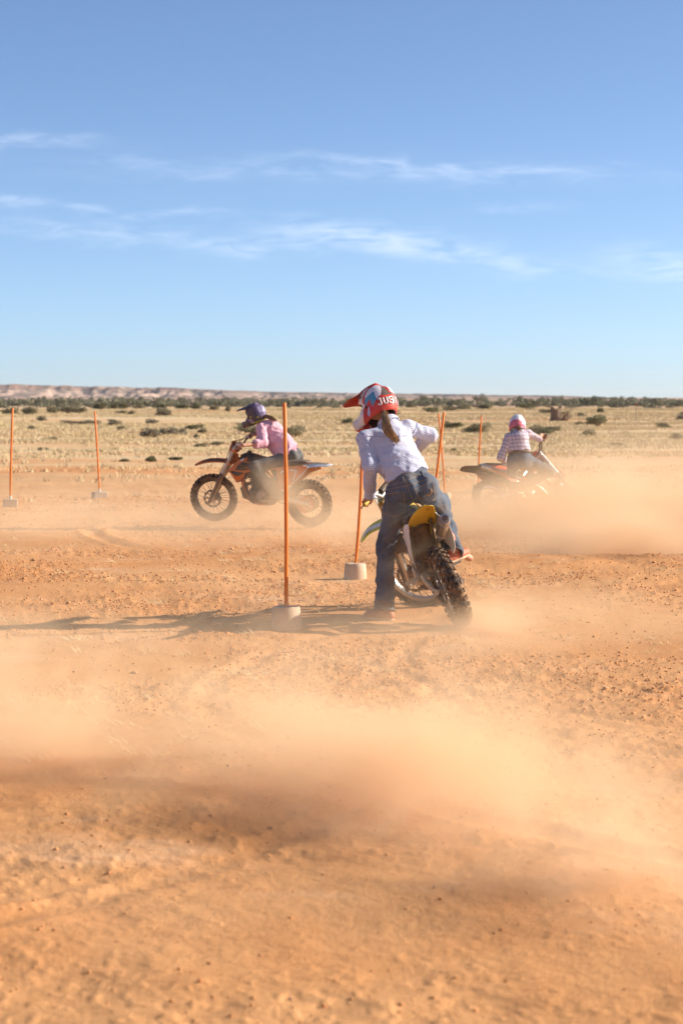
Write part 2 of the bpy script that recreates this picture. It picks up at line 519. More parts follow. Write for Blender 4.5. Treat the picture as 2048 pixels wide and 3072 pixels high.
M_GREY = leaf_mat('grey_bush_leaf', (0.27, 0.225, 0.145), (0.37, 0.315, 0.21))
M_WOOD = paint('dry_wood', (0.20, 0.13, 0.085), 0.9, dust=0.3)

def leaf_cloud(n, cen, rx, ry, rz, ls, rng, lumps=7, bottom=-0.85):
    """n leaf-shaped quads spread through several lumps of an ellipsoid crown"""
    L = rng.normal(size=(lumps, 3)); L /= np.linalg.norm(L, axis=1)[:, None]
    L *= rng.uniform(0.25, 0.75, (lumps, 1)); L[:, 2] = np.maximum(L[:, 2], -0.5)
    w = rng.integers(0, lumps, n)
    q = rng.normal(size=(n, 3)); q /= np.linalg.norm(q, axis=1)[:, None]
    q *= rng.uniform(0.25, 1.0, (n, 1)) ** 0.6 * rng.uniform(0.32, 0.5, lumps)[w][:, None]
    p = (L[w] + q)
    p[:, 2] = np.maximum(p[:, 2], bottom)
    p = p * np.array([rx, ry, rz]) + np.array(cen)
    a = rng.normal(size=(n, 3)); a /= np.linalg.norm(a, axis=1)[:, None]
    b = np.cross(a, rng.normal(size=(n, 3))); b /= np.linalg.norm(b, axis=1)[:, None]
    s = ls * rng.uniform(0.6, 1.4, (n, 1))
    V = np.stack([p - a * s, p - b * s * 0.5, p + a * s, p + b * s * 0.5], 1).reshape(-1, 3)
    F = np.arange(4 * n).reshape(n, 4)
    return V, F

def shrub_mesh(seed, n, rx, rz, ls):
    rng = np.random.default_rng(seed)
    return leaf_cloud(n, (0, 0, rz * 0.75), rx, rx * 0.8, rz, ls, rng, 9, -0.75)
def stem_mesh(seed, rx, rz):
    rng = np.random.default_rng(seed); b = MB()
    for k in range(9):
        a = rng.uniform(0, 6.28); r = rng.uniform(0.2, 0.8) * rx
        b.tube([(0, 0, -0.05), (math.cos(a) * r * 0.4, math.sin(a) * r * 0.4, rz * 0.5), (math.cos(a) * r, math.sin(a) * r, rz * rng.uniform(0.9, 1.4))], [0.035, 0.025, 0.01], 5)
    return b
SHR = []
for k in range(4):
    V, F = shrub_mesh(100 + k, 900, 1.0, 0.62, 0.085)
    SHR.append((mesh_np('foliage', V, F, False), stem_mesh(k, 1.0, 0.62)))
_stem_me = []
def shrub(px, d, w_m, h_m, mat, label, group, seed):
    """one shrub: px is its photo column, d its distance"""
    rng = random.Random(seed)
    x = (px - 1024) / FPX * d
    r = empty('shrub', (x, d, gz(x, d) - 0.02))
    r.rotation_euler = (0, 0, rng.uniform(0, 6.28))
    k = rng.randrange(4)
    key = (k, mat.name)
    if key not in _mc:
        me = SHR[k][0].copy(); me.materials.clear(); me.materials.append(mat); _mc[key] = me
        sb = SHR[k][1]; so = sb.build('stem', M_WOOD); _mc[key + ('s',)] = so.data; bpy.data.objects.remove(so)
    obj('foliage', _mc[key], None, r); obj('stem', _mc[key + ('s',)], None, r)
    r.scale = (w_m / 2, w_m / 2 * rng.uniform(0.8, 1.1), h_m / 1.25)
    return tag(r, label, 'shrub', group)

# the clearest bushes, left to right
SH = [
 # px, dist, width, height, material, label
 (305, 255, 3.0, 1.35, M_DARKBUSH, 'wide dark green bush just left of the second thin orange pole, far plain'),
 (345, 262, 2.2, 1.25, M_DARKBUSH, 'dark green bush in the middle of the three-bush row on the plain'),
 (372, 258, 1.9, 1.25, M_DARKBUSH, 'round dark green bush at the right of the row behind the thin pole'),
 (420, 262, 2.6, 1.2, M_DARKBUSH, 'dark green bush right of the gap in the distant bush row'),
 (485, 250, 2.2, 1.2, M_DARKBUSH, 'dark bush with a pale gap under it, far left of the purple helmet'),
 (545, 245, 3.0, 1.1, M_DARKBUSH, 'long dark bush on the plain left of the purple helmet peak'),
 (590, 240, 2.4, 1.1, M_DARKBUSH, 'dark rounded bush right beside the longest bush, left of the purple helmet'),
 (645, 230, 1.8, 0.85, M_SALT, 'olive bush on the plain just behind the purple helmet peak'),
 (685, 225, 1.6, 1.1, M_SALT, 'upright olive bush directly left of the purple helmet peak'),
 (490, 118, 1.5, 0.62, M_GREY, 'grey saltbush, leftmost of the pale clump above the orange bike mudguard'),
 (520, 116, 1.6, 0.72, M_GREY, 'tallest grey saltbush in the clump above the orange bike mudguard'),
 (548, 117, 1.1, 0.60, M_GREY, 'grey saltbush at the right of the pale clump on the plain'),
 (608, 122, 1.1, 0.45, M_SALT, 'low olive bush between the grey clump and the pink-shirt rider'),
 (590, 104, 0.8, 0.32, M_SALT, 'tiny olive bush right under the low bush left of the pink-shirt rider'),
 (605, 84, 0.8, 0.30, M_SALT, 'small grassy green bush on the straw left of the pink-shirt rider'),
 (655, 88, 0.9, 0.24, M_SALT, 'flat green tuft-like bush nearest the pink sleeve'),
 (452, 62, 0.6, 0.26, M_DARKBUSH, 'sprawling little bush left of the orange front mudguard'),
 (525, 64, 0.8, 0.16, M_DARKBUSH, 'flat creeping bush above the orange front mudguard'),
 (375, 62, 0.6, 0.15, M_SALT, 'flat olive bush right of the second thin orange pole'),
 (1295, 215, 2.4, 0.95, M_DARKBUSH, 'dark bush behind the left of the two crossed orange poles'),
 (1345, 225, 2.6, 1.0, M_SALT, 'olive bush just right of the crossed poles, behind their tops'),
 (1390, 235, 3.0, 1.1, M_SALT, 'broad olive bush midway between crossed poles and the single pole'),
 (1455, 240, 3.0, 1.0, M_SALT, 'broad olive bush over the top of the pole nearest the rightmost rider'),
 (1360, 74, 0.6, 0.26, M_DARKBUSH, 'small dark bush on bare straw right of the crossed poles'),
 (1578, 245, 2.4, 1.0, M_DARKBUSH, 'dark bush directly above the white helmet on the far plain'),
 (1640, 200, 1.8, 0.7, M_SALT, 'olive bush touching the left of the grey stump'),
 (1740, 190, 1.6, 0.6, M_SALT, 'olive bush right of the stump and behind its bare branches'),
 (1798, 205, 1.5, 0.85, M_DARKBUSH, 'round dark bush midway between the stump and the thin sign post'),
 (1736, 150, 1.1, 0.40, M_SALT, 'low olive bush in front and right of the grey stump'),
 (1610, 72, 1.0, 0.16, M_SALT, 'flat creeping bush right of the rightmost rider on yellow straw'),
 (1850, 85, 1.3, 0.2, M_SALT, 'long flat olive bush on straw below the thin sign post'),
 (90, 205, 2.6, 1.1, M_SALT, 'olive bush behind the top of the leftmost orange pole'),
 (35, 215, 3.2, 1.2, M_SALT, 'broad olive bush at the left edge of the far plain'),
 (160, 225, 3.2, 1.3, M_SALT, 'broad olive bush midway between the two leftmost orange poles'),
 (205, 220, 3.0, 1.25, M_SALT, 'tall olive bush nearer the second of the two leftmost poles'),
 (240, 218, 1.8, 1.1, M_SALT, 'upright olive bush left of the dark three-bush row'),
 (128, 165, 1.8, 0.62, M_GREY, 'grey bush low on the straw between the two leftmost poles'),
 (215, 150, 2.2, 0.45, M_GREY, 'flat grey bush in front of the olive bushes by the second pole'),
 (255, 148, 2.2, 0.5, M_GREY, 'grey bush touching the left of the second orange pole top'),
 (345, 146, 1.5, 0.55, M_GREY, 'grey bush under the right end of the dark bush row'),
 (150, 98, 1.1, 0.2, M_SALT, 'low green bush on straw between the two leftmost poles'),
 (130, 78, 0.9, 0.22, M_SALT, 'small olive bush on straw right of the leftmost pole'),
]
for i, (px, d, w, h, m, lab) in enumerate(SH):
    shrub(px, d, w, h, m, lab, 'shrubs on the far plain', 400 + i)
rr = random.Random(5)
for i in range(64):      # many more that look alike
    d = rr.choice([rr.uniform(150, 260), rr.uniform(260, 420), rr.uniform(90, 150)])
    px = rr.uniform(-60, 2110)
    w = rr.uniform(0.9, 2.4)
    m_ = rr.choice([M_SALT, M_SALT, M_GREY, M_DARKBUSH])
    far_ = d > 205
    word = {'saltbush_leaf': 'olive', 'grey_bush_leaf': 'grey', 'dark_bush_leaf': 'dark green'}[m_.name]
    shrub(px, d, w, w * rr.uniform(0.26, 0.45), m_,
          'small low %s bush on the straw plain, %s' % (word, 'far rows below the tree belt' if far_ else 'in the nearer rows'),
          'low %s scrub of the %s rows' % (word, 'far' if far_ else 'nearer'), 900 + i)

def tree(px, d, h_m, w_m, label, group, seed, base=None):
    x = (px - 1024) / FPX * d
    r = empty('scrub_tree', (x, d, float(ground_z(np.array([x]), np.array([d]))[0]) - 0.1))
    rng = np.random.default_rng(seed)
    b = MB()
    b.tube([(0, 0, 0), (rng.uniform(-.1, .1), 0, h_m * 0.25), (rng.uniform(-.2, .2), 0, h_m * 0.5)], [0.10, 0.08, 0.05], 6)
    for k in range(5):
        a = rng.uniform(0, 6.28)
        b.tube([(0, 0, h_m * 0.18), (math.cos(a) * w_m * 0.18, math.sin(a) * w_m * 0.18, h_m * 0.45), (math.cos(a) * w_m * 0.32, math.sin(a) * w_m * 0.32, h_m * 0.7)], [0.06, 0.045, 0.02], 5)
    b.build('trunk', M_WOOD, r)
    V, F = leaf_cloud(520, (0, 0, h_m * 0.60), w_m * 0.5, w_m * 0.45, h_m * 0.46, 0.22, rng, 8, -0.8)
    obj('crown', mesh_np('crown', V, F, False), M_TREE, r)
    return tag(r, label, 'tree', group)
TREES = [
 (130, 690, 4.6, 4.4, 'tree standing above the belt between the two leftmost orange poles'),
 (352, 690, 4.4, 4.6, 'tallest tree of the belt, above the row of three dark bushes'),
 (426, 700, 3.9, 3.4, 'upright tree right of the tallest tree in the belt, far left'),
 (475, 695, 3.5, 3.2, 'rounded tree left of the thickest stretch of the belt'),
 (545, 690, 4.2, 5.0, 'broad tree where the belt is thickest, left of the purple helmet'),
 (600, 695, 3.6, 4.2, 'tree at the right of the thickest stretch, left of the purple helmet'),
 (1270, 640, 4.0, 3.8, 'rounded tree in the belt left of the crossed orange poles'),
 (1310, 640, 3.6, 3.4, 'tree in the belt directly above the crossed orange poles'),
 (1440, 640, 4.6, 5.4, 'broad pale tree in the belt above the single pole'),
 (1560, 690, 4.0, 3.2, 'upright tree in the belt above the white helmet'),
 (1620, 690, 3.8, 3.6, 'tree in the belt left of the grey stump'),
 (1680, 680, 4.0, 4.4, 'tree in the belt right behind the grey stump'),
 (1800, 690, 3.6, 3.8, 'tree in the belt midway between the stump and the sign post'),
]
for i, (px, d, h, w, lab) in enumerate(TREES):
    tree(px, d, h, w, lab, 'trees of the distant belt', 50 + i)

def tree_belt():
    rng = np.random.default_rng(77)
    Vs, Fs, n0 = [], [], 0
    for k in range(1250):
        t = rng.uniform(-0.21, 0.21)
        d = rng.uniform(470, 900) if k % 5 else rng.uniform(900, 1400)
        dens = 0.70 + 1.0 * float(noise2(np.array([t * 26.0]), np.array([2.0]), 9)[0])
        if rng.random() > dens: continue
        h, w = rng.uniform(1.2, 3.0), rng.uniform(2.6, 6.0)
        x = t * d
        z = float(ground_z(np.array([x]), np.array([d]))[0])
        V, F = leaf_cloud(70, (x, d, z + h * 0.48), w * 0.5, w * 0.45, h * 0.5, 0.42, rng, 6, -0.9)
        Vs.append(V); Fs.append(F + n0); n0 += len(V)
    o = obj('tree_belt', mesh_np('tree_belt', np.concatenate(Vs), np.concatenate(Fs), False), M_TREE)
    return tag(o, 'continuous belt of dark scrub trees across the far plain', 'scrub', kind='stuff')
tree_belt()

# grey stump with a bare branch
def build_stump():
    d = 165.0; x = (1665 - 1024) / FPX * d
    r = empty('tree_stump', (x, d, gz(x, d) - 0.05))
    b = MB(); rng = np.random.default_rng(3)
    rings = []
    for k, (z, rr_) in enumerate(((0, .52), (.25, .43), (.6, .42), (.95, .44), (1.12, .40), (1.05, .26))):
        rings.append([(math.cos(a) * rr_ * (1 + .16 * math.sin(3 * a + k * .4)), math.sin(a) * rr_ * .8, z + (.13 * math.sin(a * 2 + 1) + .08 * math.sin(5 * a) if k >= 3 else 0)) for a in np.linspace(0, 2 * math.pi, 19)[:-1]])
    b.loft(rings); b.build('trunk', paint('stump_wood', (0.17, 0.12, 0.085), 0.95, dust=0.25), r)
    c = MB()
    c.tube([(-.2, 0, 1.0), (-.45, 0, 1.22), (-.8, 0, 1.25), (-1.0, .05, 1.32)], [.09, .07, .05, .03], 6)
    c.build('broken_branch', M_WOOD, r)
    c = MB()
    for k in range(26):
        a = rng.uniform(-.3, 1.3)
        p0 = Vector((.42 + rng.uniform(0, .5), rng.uniform(-.4, .4), 0)); p1 = p0 + Vector((math.sin(a) * .7, rng.uniform(-.3, .3), rng.uniform(.5, 1.35)))
        c.tube([p0, (p0 + p1) / 2 + Vector((rng.uniform(-.1, .1), 0, 0)), p1], [.03, .022, .01], 4)
    c.build('dead_twig', M_WOOD, r)
    return tag(r, 'grey broken tree stump with a bare sideways branch on the plain', 'stump')
build_stump()
def build_sign():
    d = 170.0; x = (1905 - 1024) / FPX * d
    r = empty('marker_post', (x, d, gz(x, d) - 0.1))
    MB().tube([(0, 0, 0), (0.02, 0, 1.35)], 0.035, 6).build('post', paint('grey_post', (0.38, 0.30, 0.22), 0.9), r)
    MB().box((0.02, 0, 1.42), (0.20, 0.05, 0.18)).build('plate', paint('rusty_plate', (0.30, 0.12, 0.07), 0.8), r, bevel=0.01)
    tag(r, 'thin post with a small rusty plate on top, far right of the plain', 'post')
build_sign()

# dry grass, as far as single tufts show
def build_grass():
    rng = np.random.default_rng(21)
    N = 60000
    d = np.sqrt(rng.uniform(30.0 ** 2, 260.0 ** 2, N * 3)); 
    t = rng.uniform(-0.205, 0.205, N * 3)
    x, y = t * d, d
    pch = fbm2(x * 0.06, y * 0.22, 51, 4)
    keep = rng.random(N * 3) < (smooth(36, 85, d) * 0.9 + 0.04) * smooth(-0.20, 0.22, pch)
    x, y, d = x[keep][:N], y[keep][:N], d[keep][:N]
    z = ground_z(x, y)
    nb = 9
    n = len(x)
    X = np.repeat(x, nb) + rng.normal(0, 0.07, n * nb); Y = np.repeat(y, nb) + rng.normal(0, 0.07, n * nb)
    Z = np.repeat(z, nb) - 0.01
    H = np.repeat(rng.uniform(0.05, 0.19, n), nb) * rng.uniform(0.5, 1.2, n * nb)
    lean = rng.normal(0, 0.45, (n * nb, 2))
    wv = rng.uniform(0, 6.28, n * nb); W = 0.008 + 0.00012 * np.repeat(d, nb)
    A = np.stack([X - np.cos(wv) * W, Y - np.sin(wv) * W, Z], -1)
    B = np.stack([X + np.cos(wv) * W, Y + np.sin(wv) * W, Z], -1)
    T = np.stack([X + lean[:, 0] * H, Y + lean[:, 1] * H, Z + H], -1)
    V = np.stack([A, B, T], 1).reshape(-1, 3); F = np.arange(len(V)).reshape(-1, 3)
    m = NT('straw_grass'); p = m.pos()
    c = m.mix(m.rng(m.noise(p, 0.12, 4, 0.6), 0.40, 0.62), (0.66, 0.50, 0.30), (0.60, 0.46, 0.23))
    c = m.mix(m.rng(m.noise(p, 6.0, 2), 0.4, 0.7, 0, 0.5), c, (0.78, 0.63, 0.42))
    m.color(c); m.set(rough=0.9, spec=0.1)
    o = obj('dry_grass', mesh_np('dry_grass', V, F, False), m.m)
    tag(o, 'pale straw-coloured dry grass spread across the plain', 'grass', kind='stuff')
    # sparse straw on the riding ground
    rng = np.random.default_rng(29)
    n = 150; d = rng.uniform(9, 30, n); x = rng.uniform(-0.19, 0.19, n) * d; z = ground_z(x, d) + ground_fine(x, d)
    nb = 26
    X = np.repeat(x, nb) + rng.normal(0, 0.05, n * nb); Y = np.repeat(d, nb) + rng.normal(0, 0.05, n * nb); Z = np.repeat(z, nb)
    H = rng.uniform(0.02, 0.075, n * nb); a = rng.uniform(0, 6.28, n * nb); L = rng.uniform(0.02, 0.10, n * nb)
    W = 0.0018
    A = np.stack([X, Y - W, Z], -1); B = np.stack([X, Y + W, Z + W], -1); T = np.stack([X + np.cos(a) * L, Y + np.sin(a) * L, Z + H], -1)
    V = np.stack([A, B, T], 1).reshape(-1, 3)
    o = obj('loose_straw', mesh_np('loose_straw', V, np.arange(len(V)).reshape(-1, 3), False), m.m)
    tag(o, 'scattered wisps of dead straw on the churned dirt', 'straw', kind='stuff')
build_grass()

# clods and gravel
def build_clods():
    rng = np.random.default_rng(31)
    N = 76000
    d = 5.0 + 33.0 * rng.uniform(0, 1, N * 3) ** 1.25
    x = rng.uniform(-0.28, 0.28, N * 3) * d
    rough = smooth(-0.25, 0.35, fbm2(x / 1.9, d / 1.3, 61, 3))
    keep = rng.random(N * 3) < (0.06 + 0.94 * rough ** 1.5) * (0.04 + 0.96 * smooth(9.0, 14.0, d))
    x, d = x[keep][:N], d[keep][:N]; n = len(x)
    s = 0.0030 + 0.0095 * rng.uniform(0, 1, n) ** 3.0 + 0.016 * (rng.uniform(0, 1, n) > 0.997) * rng.uniform(.4, 1, n)
    s = s * (0.75 + 0.025 * d)
    z = ground_z(x, d) + ground_fine(x, d) + s * 0.25
    oc = np.array([(1, 0, 0), (0, 1, 0), (-1, 0, 0), (0, -1, 0), (0, 0, 1), (0, 0, -1)], float)
    fc = np.array([(0, 1, 4), (1, 2, 4), (2, 3, 4), (3, 0, 4), (1, 0, 5), (2, 1, 5), (3, 2, 5), (0, 3, 5)])
    J = oc[None] * rng.uniform(0.55, 1.25, (n, 6, 1)) + rng.normal(0, 0.18, (n, 6, 3))
    J[..., 2] *= 0.75
    a = rng.uniform(0, 6.28, n); ca, sa = np.cos(a)[:, None], np.sin(a)[:, None]
    X = J[..., 0] * ca - J[..., 1] * sa; Y = J[..., 0] * sa + J[..., 1] * ca
    V = np.stack([X * s[:, None] + x[:, None], Y * s[:, None] + d[:, None], J[..., 2] * s[:, None] + z[:, None]], -1).reshape(-1, 3)
    F = (fc[None] + (np.arange(n) * 6)[:, None, None]).reshape(-1, 3)
    m = NT('dirt_clod'); p = m.pos()
    c = m.mix(m.rng(m.noise(p, 3.0, 4), 0.35, 0.65), (0.55, 0.235, 0.088), (0.65, 0.305, 0.13))
    c = m.mix(m.rng(m.noise(p, 17.0, 2), 0.58, 0.66, 0, 0.6), c, (0.66, 0.45, 0.30))
    m.color(c); m.set(rough=0.95, spec=0.1)
    o = obj('dirt_clods', mesh_np('dirt_clods', V, F, False), m.m)
    tag(o, 'loose clods and gravel strewn over the red dirt', 'gravel', kind='stuff')
    return m.m
M_CLOD = build_clods()
# ================================================================== dirt bikes
M_RUBBER = paint('tyre_rubber', (0.035, 0.032, 0.030), 0.85, dust=0.55, scale=14)
M_STEEL = paint('bare_steel', (0.42, 0.40, 0.37), 0.35, 0.9, dust=0.35)
M_ALU = paint('raw_aluminium', (0.62, 0.60, 0.56), 0.32, 0.85, dust=0.3)
M_DARK = paint('dark_casting', (0.10, 0.095, 0.09), 0.55, 0.4, dust=0.35)
M_BLK = paint('black_plastic', (0.028, 0.028, 0.030), 0.5, dust=0.35)
M_CHAIN = paint('chain_steel', (0.16, 0.14, 0.12), 0.5, 0.8, dust=0.35)
M_GOLD = paint('gold_grip', (0.55, 0.36, 0.03), 0.55, dust=0.15)
M_WHITE = paint('white_plastic', (0.78, 0.76, 0.74), 0.4, dust=0.25)
AF, AR = Vector((1.48, 0, 0.35)), Vector((0, 0, 0.335))
RAKE = rad(27.5)
UF = Vector((-math.sin(RAKE), 0, math.cos(RAKE)))          # up along the fork
NB = Vector((-math.cos(RAKE), 0, -math.sin(RAKE)))         # backwards, square to the fork
GRIP = {1: (Vector((0.985, 0.30, 1.165)), Vector((0.955, 0.405, 1.175))), -1: (Vector((0.985, -0.30, 1.165)), Vector((0.955, -0.405, 1.175)))}

def steer_matrix(s):
    c = AF + NB * 0.05
    return Matrix.Translation(c) @ Matrix.Rotation(s, 4, UF) @ Matrix.Translation(-c)

def arc(cx, cz, r, a0, a1, n, y=0.0):
    return [(cx + r * math.cos(a0 + (a1 - a0) * i / (n - 1)), y, cz + r * math.sin(a0 + (a1 - a0) * i / (n - 1))) for i in range(n)]

def wheel(parent, cen, R, width, knobs, rim_mat, disc_side, disc_r, M=None, sprocket=None, name='front_wheel', hub_mat=None):
    T = Matrix.Translation(cen)
    if M is not None: T = M @ T
    rr_ = R - width * 0.95 - 0.012
    b = MB()
    b.lathe([(rr_ - 0.012, -0.020), (rr_ + 0.004, -0.027), (rr_ + 0.012, -0.030), (rr_ + 0.012, -0.024), (rr_ - 0.002, -0.018), (rr_ - 0.005, 0.018), (rr_ + 0.012, 0.024), (rr_ + 0.012, 0.030), (rr_ + 0.004, 0.027), (rr_ - 0.012, 0.020), (rr_ - 0.018, 0)], n=48, closed=True)
    rim = b.xf(T).build(name, rim_mat, parent)
    # tyre carcass with raised knobs
    b = MB()
    w = width / 2; base = R - 0.018
    prof = [(rr_ + 0.008, -0.026), (rr_ + 0.03, -w * 0.92), (base - w * 0.75, -w * 1.0), (base - w * 0.28, -w * 0.86), (base - 0.004, -w * 0.45), (base, 0), (base - 0.004, w * 0.45), (base - w * 0.28, w * 0.86), (base - w * 0.75, w * 1.0), (rr_ + 0.03, w * 0.92), (rr_ + 0.008, 0.026)]
    b.lathe(prof, n=56, closed=True)
    for k in range(knobs):
        for row in range(2):
            a = 2 * math.pi * (k + 0.5 * row) / knobs
            spec = ((-0.22, 0.0), (0.22, 0.0)) if row == 0 else ((-0.62, 0.35), (0.62, -0.35), (-0.97, 0.85), (0.97, -0.85))
            for (yo, tilt) in spec:
                rad_ = base + 0.008 - abs(yo) ** 2.2 * w * 0.62
                Rm = Matrix.Rotation(-a, 3, 'Y') @ Matrix.Rotation(-tilt * 1.0, 3, 'X') if False else Matrix.Rotation(-a, 3, 'Y') @ Matrix.Rotation(tilt, 3, 'Z') @ Matrix.Rotation(0, 3, 'X')
                # local frame: x radial, y across, z along the tread
                ra = Matrix.Rotation(-a, 3, 'Y')
                t2 = ra @ Matrix.Rotation(math.copysign(abs(yo) ** 1.6 * 1.0, yo), 3, 'Z')
                c = ra @ Vector((rad_, yo * w, 0))
                sz = (0.030, w * 0.36, 2 * math.pi * R / knobs * 0.44)
                b.box(c, sz, t2)
    b.xf(T).build('tyre', M_RUBBER, rim, sharp=28)
    b = MB()
    hw = 0.045
    b.lathe([(0.012, -hw - 0.02), (0.036, -hw - 0.018), (0.036, -hw), (0.022, -hw * 0.6), (0.022, hw * 0.6), (0.036, hw), (0.036, hw + 0.018), (0.012, hw + 0.02)], n=20)
    b.xf(T).build('hub', hub_mat or M_ALU, rim)
    b = MB()
    for k in range(36):
        a = 2 * math.pi * k / 36; sgn = 1 if k % 2 else -1; off = 0.55 * (1 if (k // 2) % 2 else -1)
        b.tube([(0.036 * math.cos(a + off), sgn * hw, 0.036 * math.sin(a + off)), ((rr_ - 0.01) * math.cos(a), sgn * 0.008, (rr_ - 0.01) * math.sin(a))], 0.0030, 4, cap=False)
    b.xf(T).build('spokes', M_CHAIN, rim)
    b = MB(); y = disc_side * (hw + 0.016)
    n = 60
    ring = []
    for i in range(n):
        a = 2 * math.pi * i / n
        ro = disc_r * (1 + 0.035 * math.cos(10 * a)); ri = disc_r * 0.80 * (1 + 0.045 * math.cos(10 * a + math.pi))
        ring.append([(ri * math.cos(a), y - 0.002, ri * math.sin(a)), (ro * math.cos(a), y - 0.002, ro * math.sin(a)), (ro * math.cos(a), y + 0.002, ro * math.sin(a)), (ri * math.cos(a), y + 0.002, ri * math.sin(a))])
    ring.append(ring[0]); b.loft(ring, cap=False)
    for k in range(6):
        a = 2 * math.pi * k / 6
        b.tube([(0.034 * math.cos(a), y, 0.034 * math.sin(a)), (disc_r * 0.82 * math.cos(a + 0.35), y, disc_r * 0.82 * math.sin(a + 0.35))], 0.005, 4)
    b.xf(T).build('brake_disc', M_CHAIN, rim)
    if sprocket is not None:
        b = MB(); y = -disc_side * (hw + 0.018); n = 96; ring = []
        for i in range(n):
            a = 2 * math.pi * i / n
            ro = 0.112 + (0.005 if i % 2 else -0.002); ri = 0.082
            ring.append([(ri * math.cos(a), y - 0.003, ri * math.sin(a)), (ro * math.cos(a), y - 0.003, ro * math.sin(a)), (ro * math.cos(a), y + 0.003, ro * math.sin(a)), (ri * math.cos(a), y + 0.003, ri * math.sin(a))])
        ring.append(ring[0]); b.loft(ring, cap=False)
        for k in range(6):
            a = 2 * math.pi * k / 6
            b.tube([(0.03 * math.cos(a), y, 0.03 * math.sin(a)), (0.086 * math.cos(a), y, 0.086 * math.sin(a))], 0.009, 4)
        b.xf(T).build('sprocket', sprocket, rim)
    return rim

def side_panel(b, outline, ys, sgn, nx=7, crown=0.012):
    """a moulded panel: outline in (x, z), ys the distance from the centre plane at each outline point"""
    o = [Vector((x, sgn * y, z)) for (x, z), y in zip(outline, ys)]
    c = sum(o, Vector()) / len(o); c.y += sgn * crown * 1.5
    rings = []
    for t in (1.0, 0.93, 0.66, 0.34):
        rings.append([c + (p - c) * t + Vector((0, sgn * crown * (1 - t * t), 0)) for p in o])
    n = len(o)
    V = [p for r in rings for p in r] + [c]
    F = []
    for i in range(3):
        for j in range(n):
            F.append((i * n + j, i * n + (j + 1) % n, (i + 1) * n + (j + 1) % n, (i + 1) * n + j))
    for j in range(n): F.append((3 * n + j, 3 * n + (j + 1) % n, 4 * n))
    return b.add(V, F)

def decal(outline_xz, ys, sgn, off):
    b = MB()
    b.add([(x, sgn * (y + off), z) for (x, z), y in zip(outline_xz, ys)], [tuple(range(len(outline_xz)))])
    return b

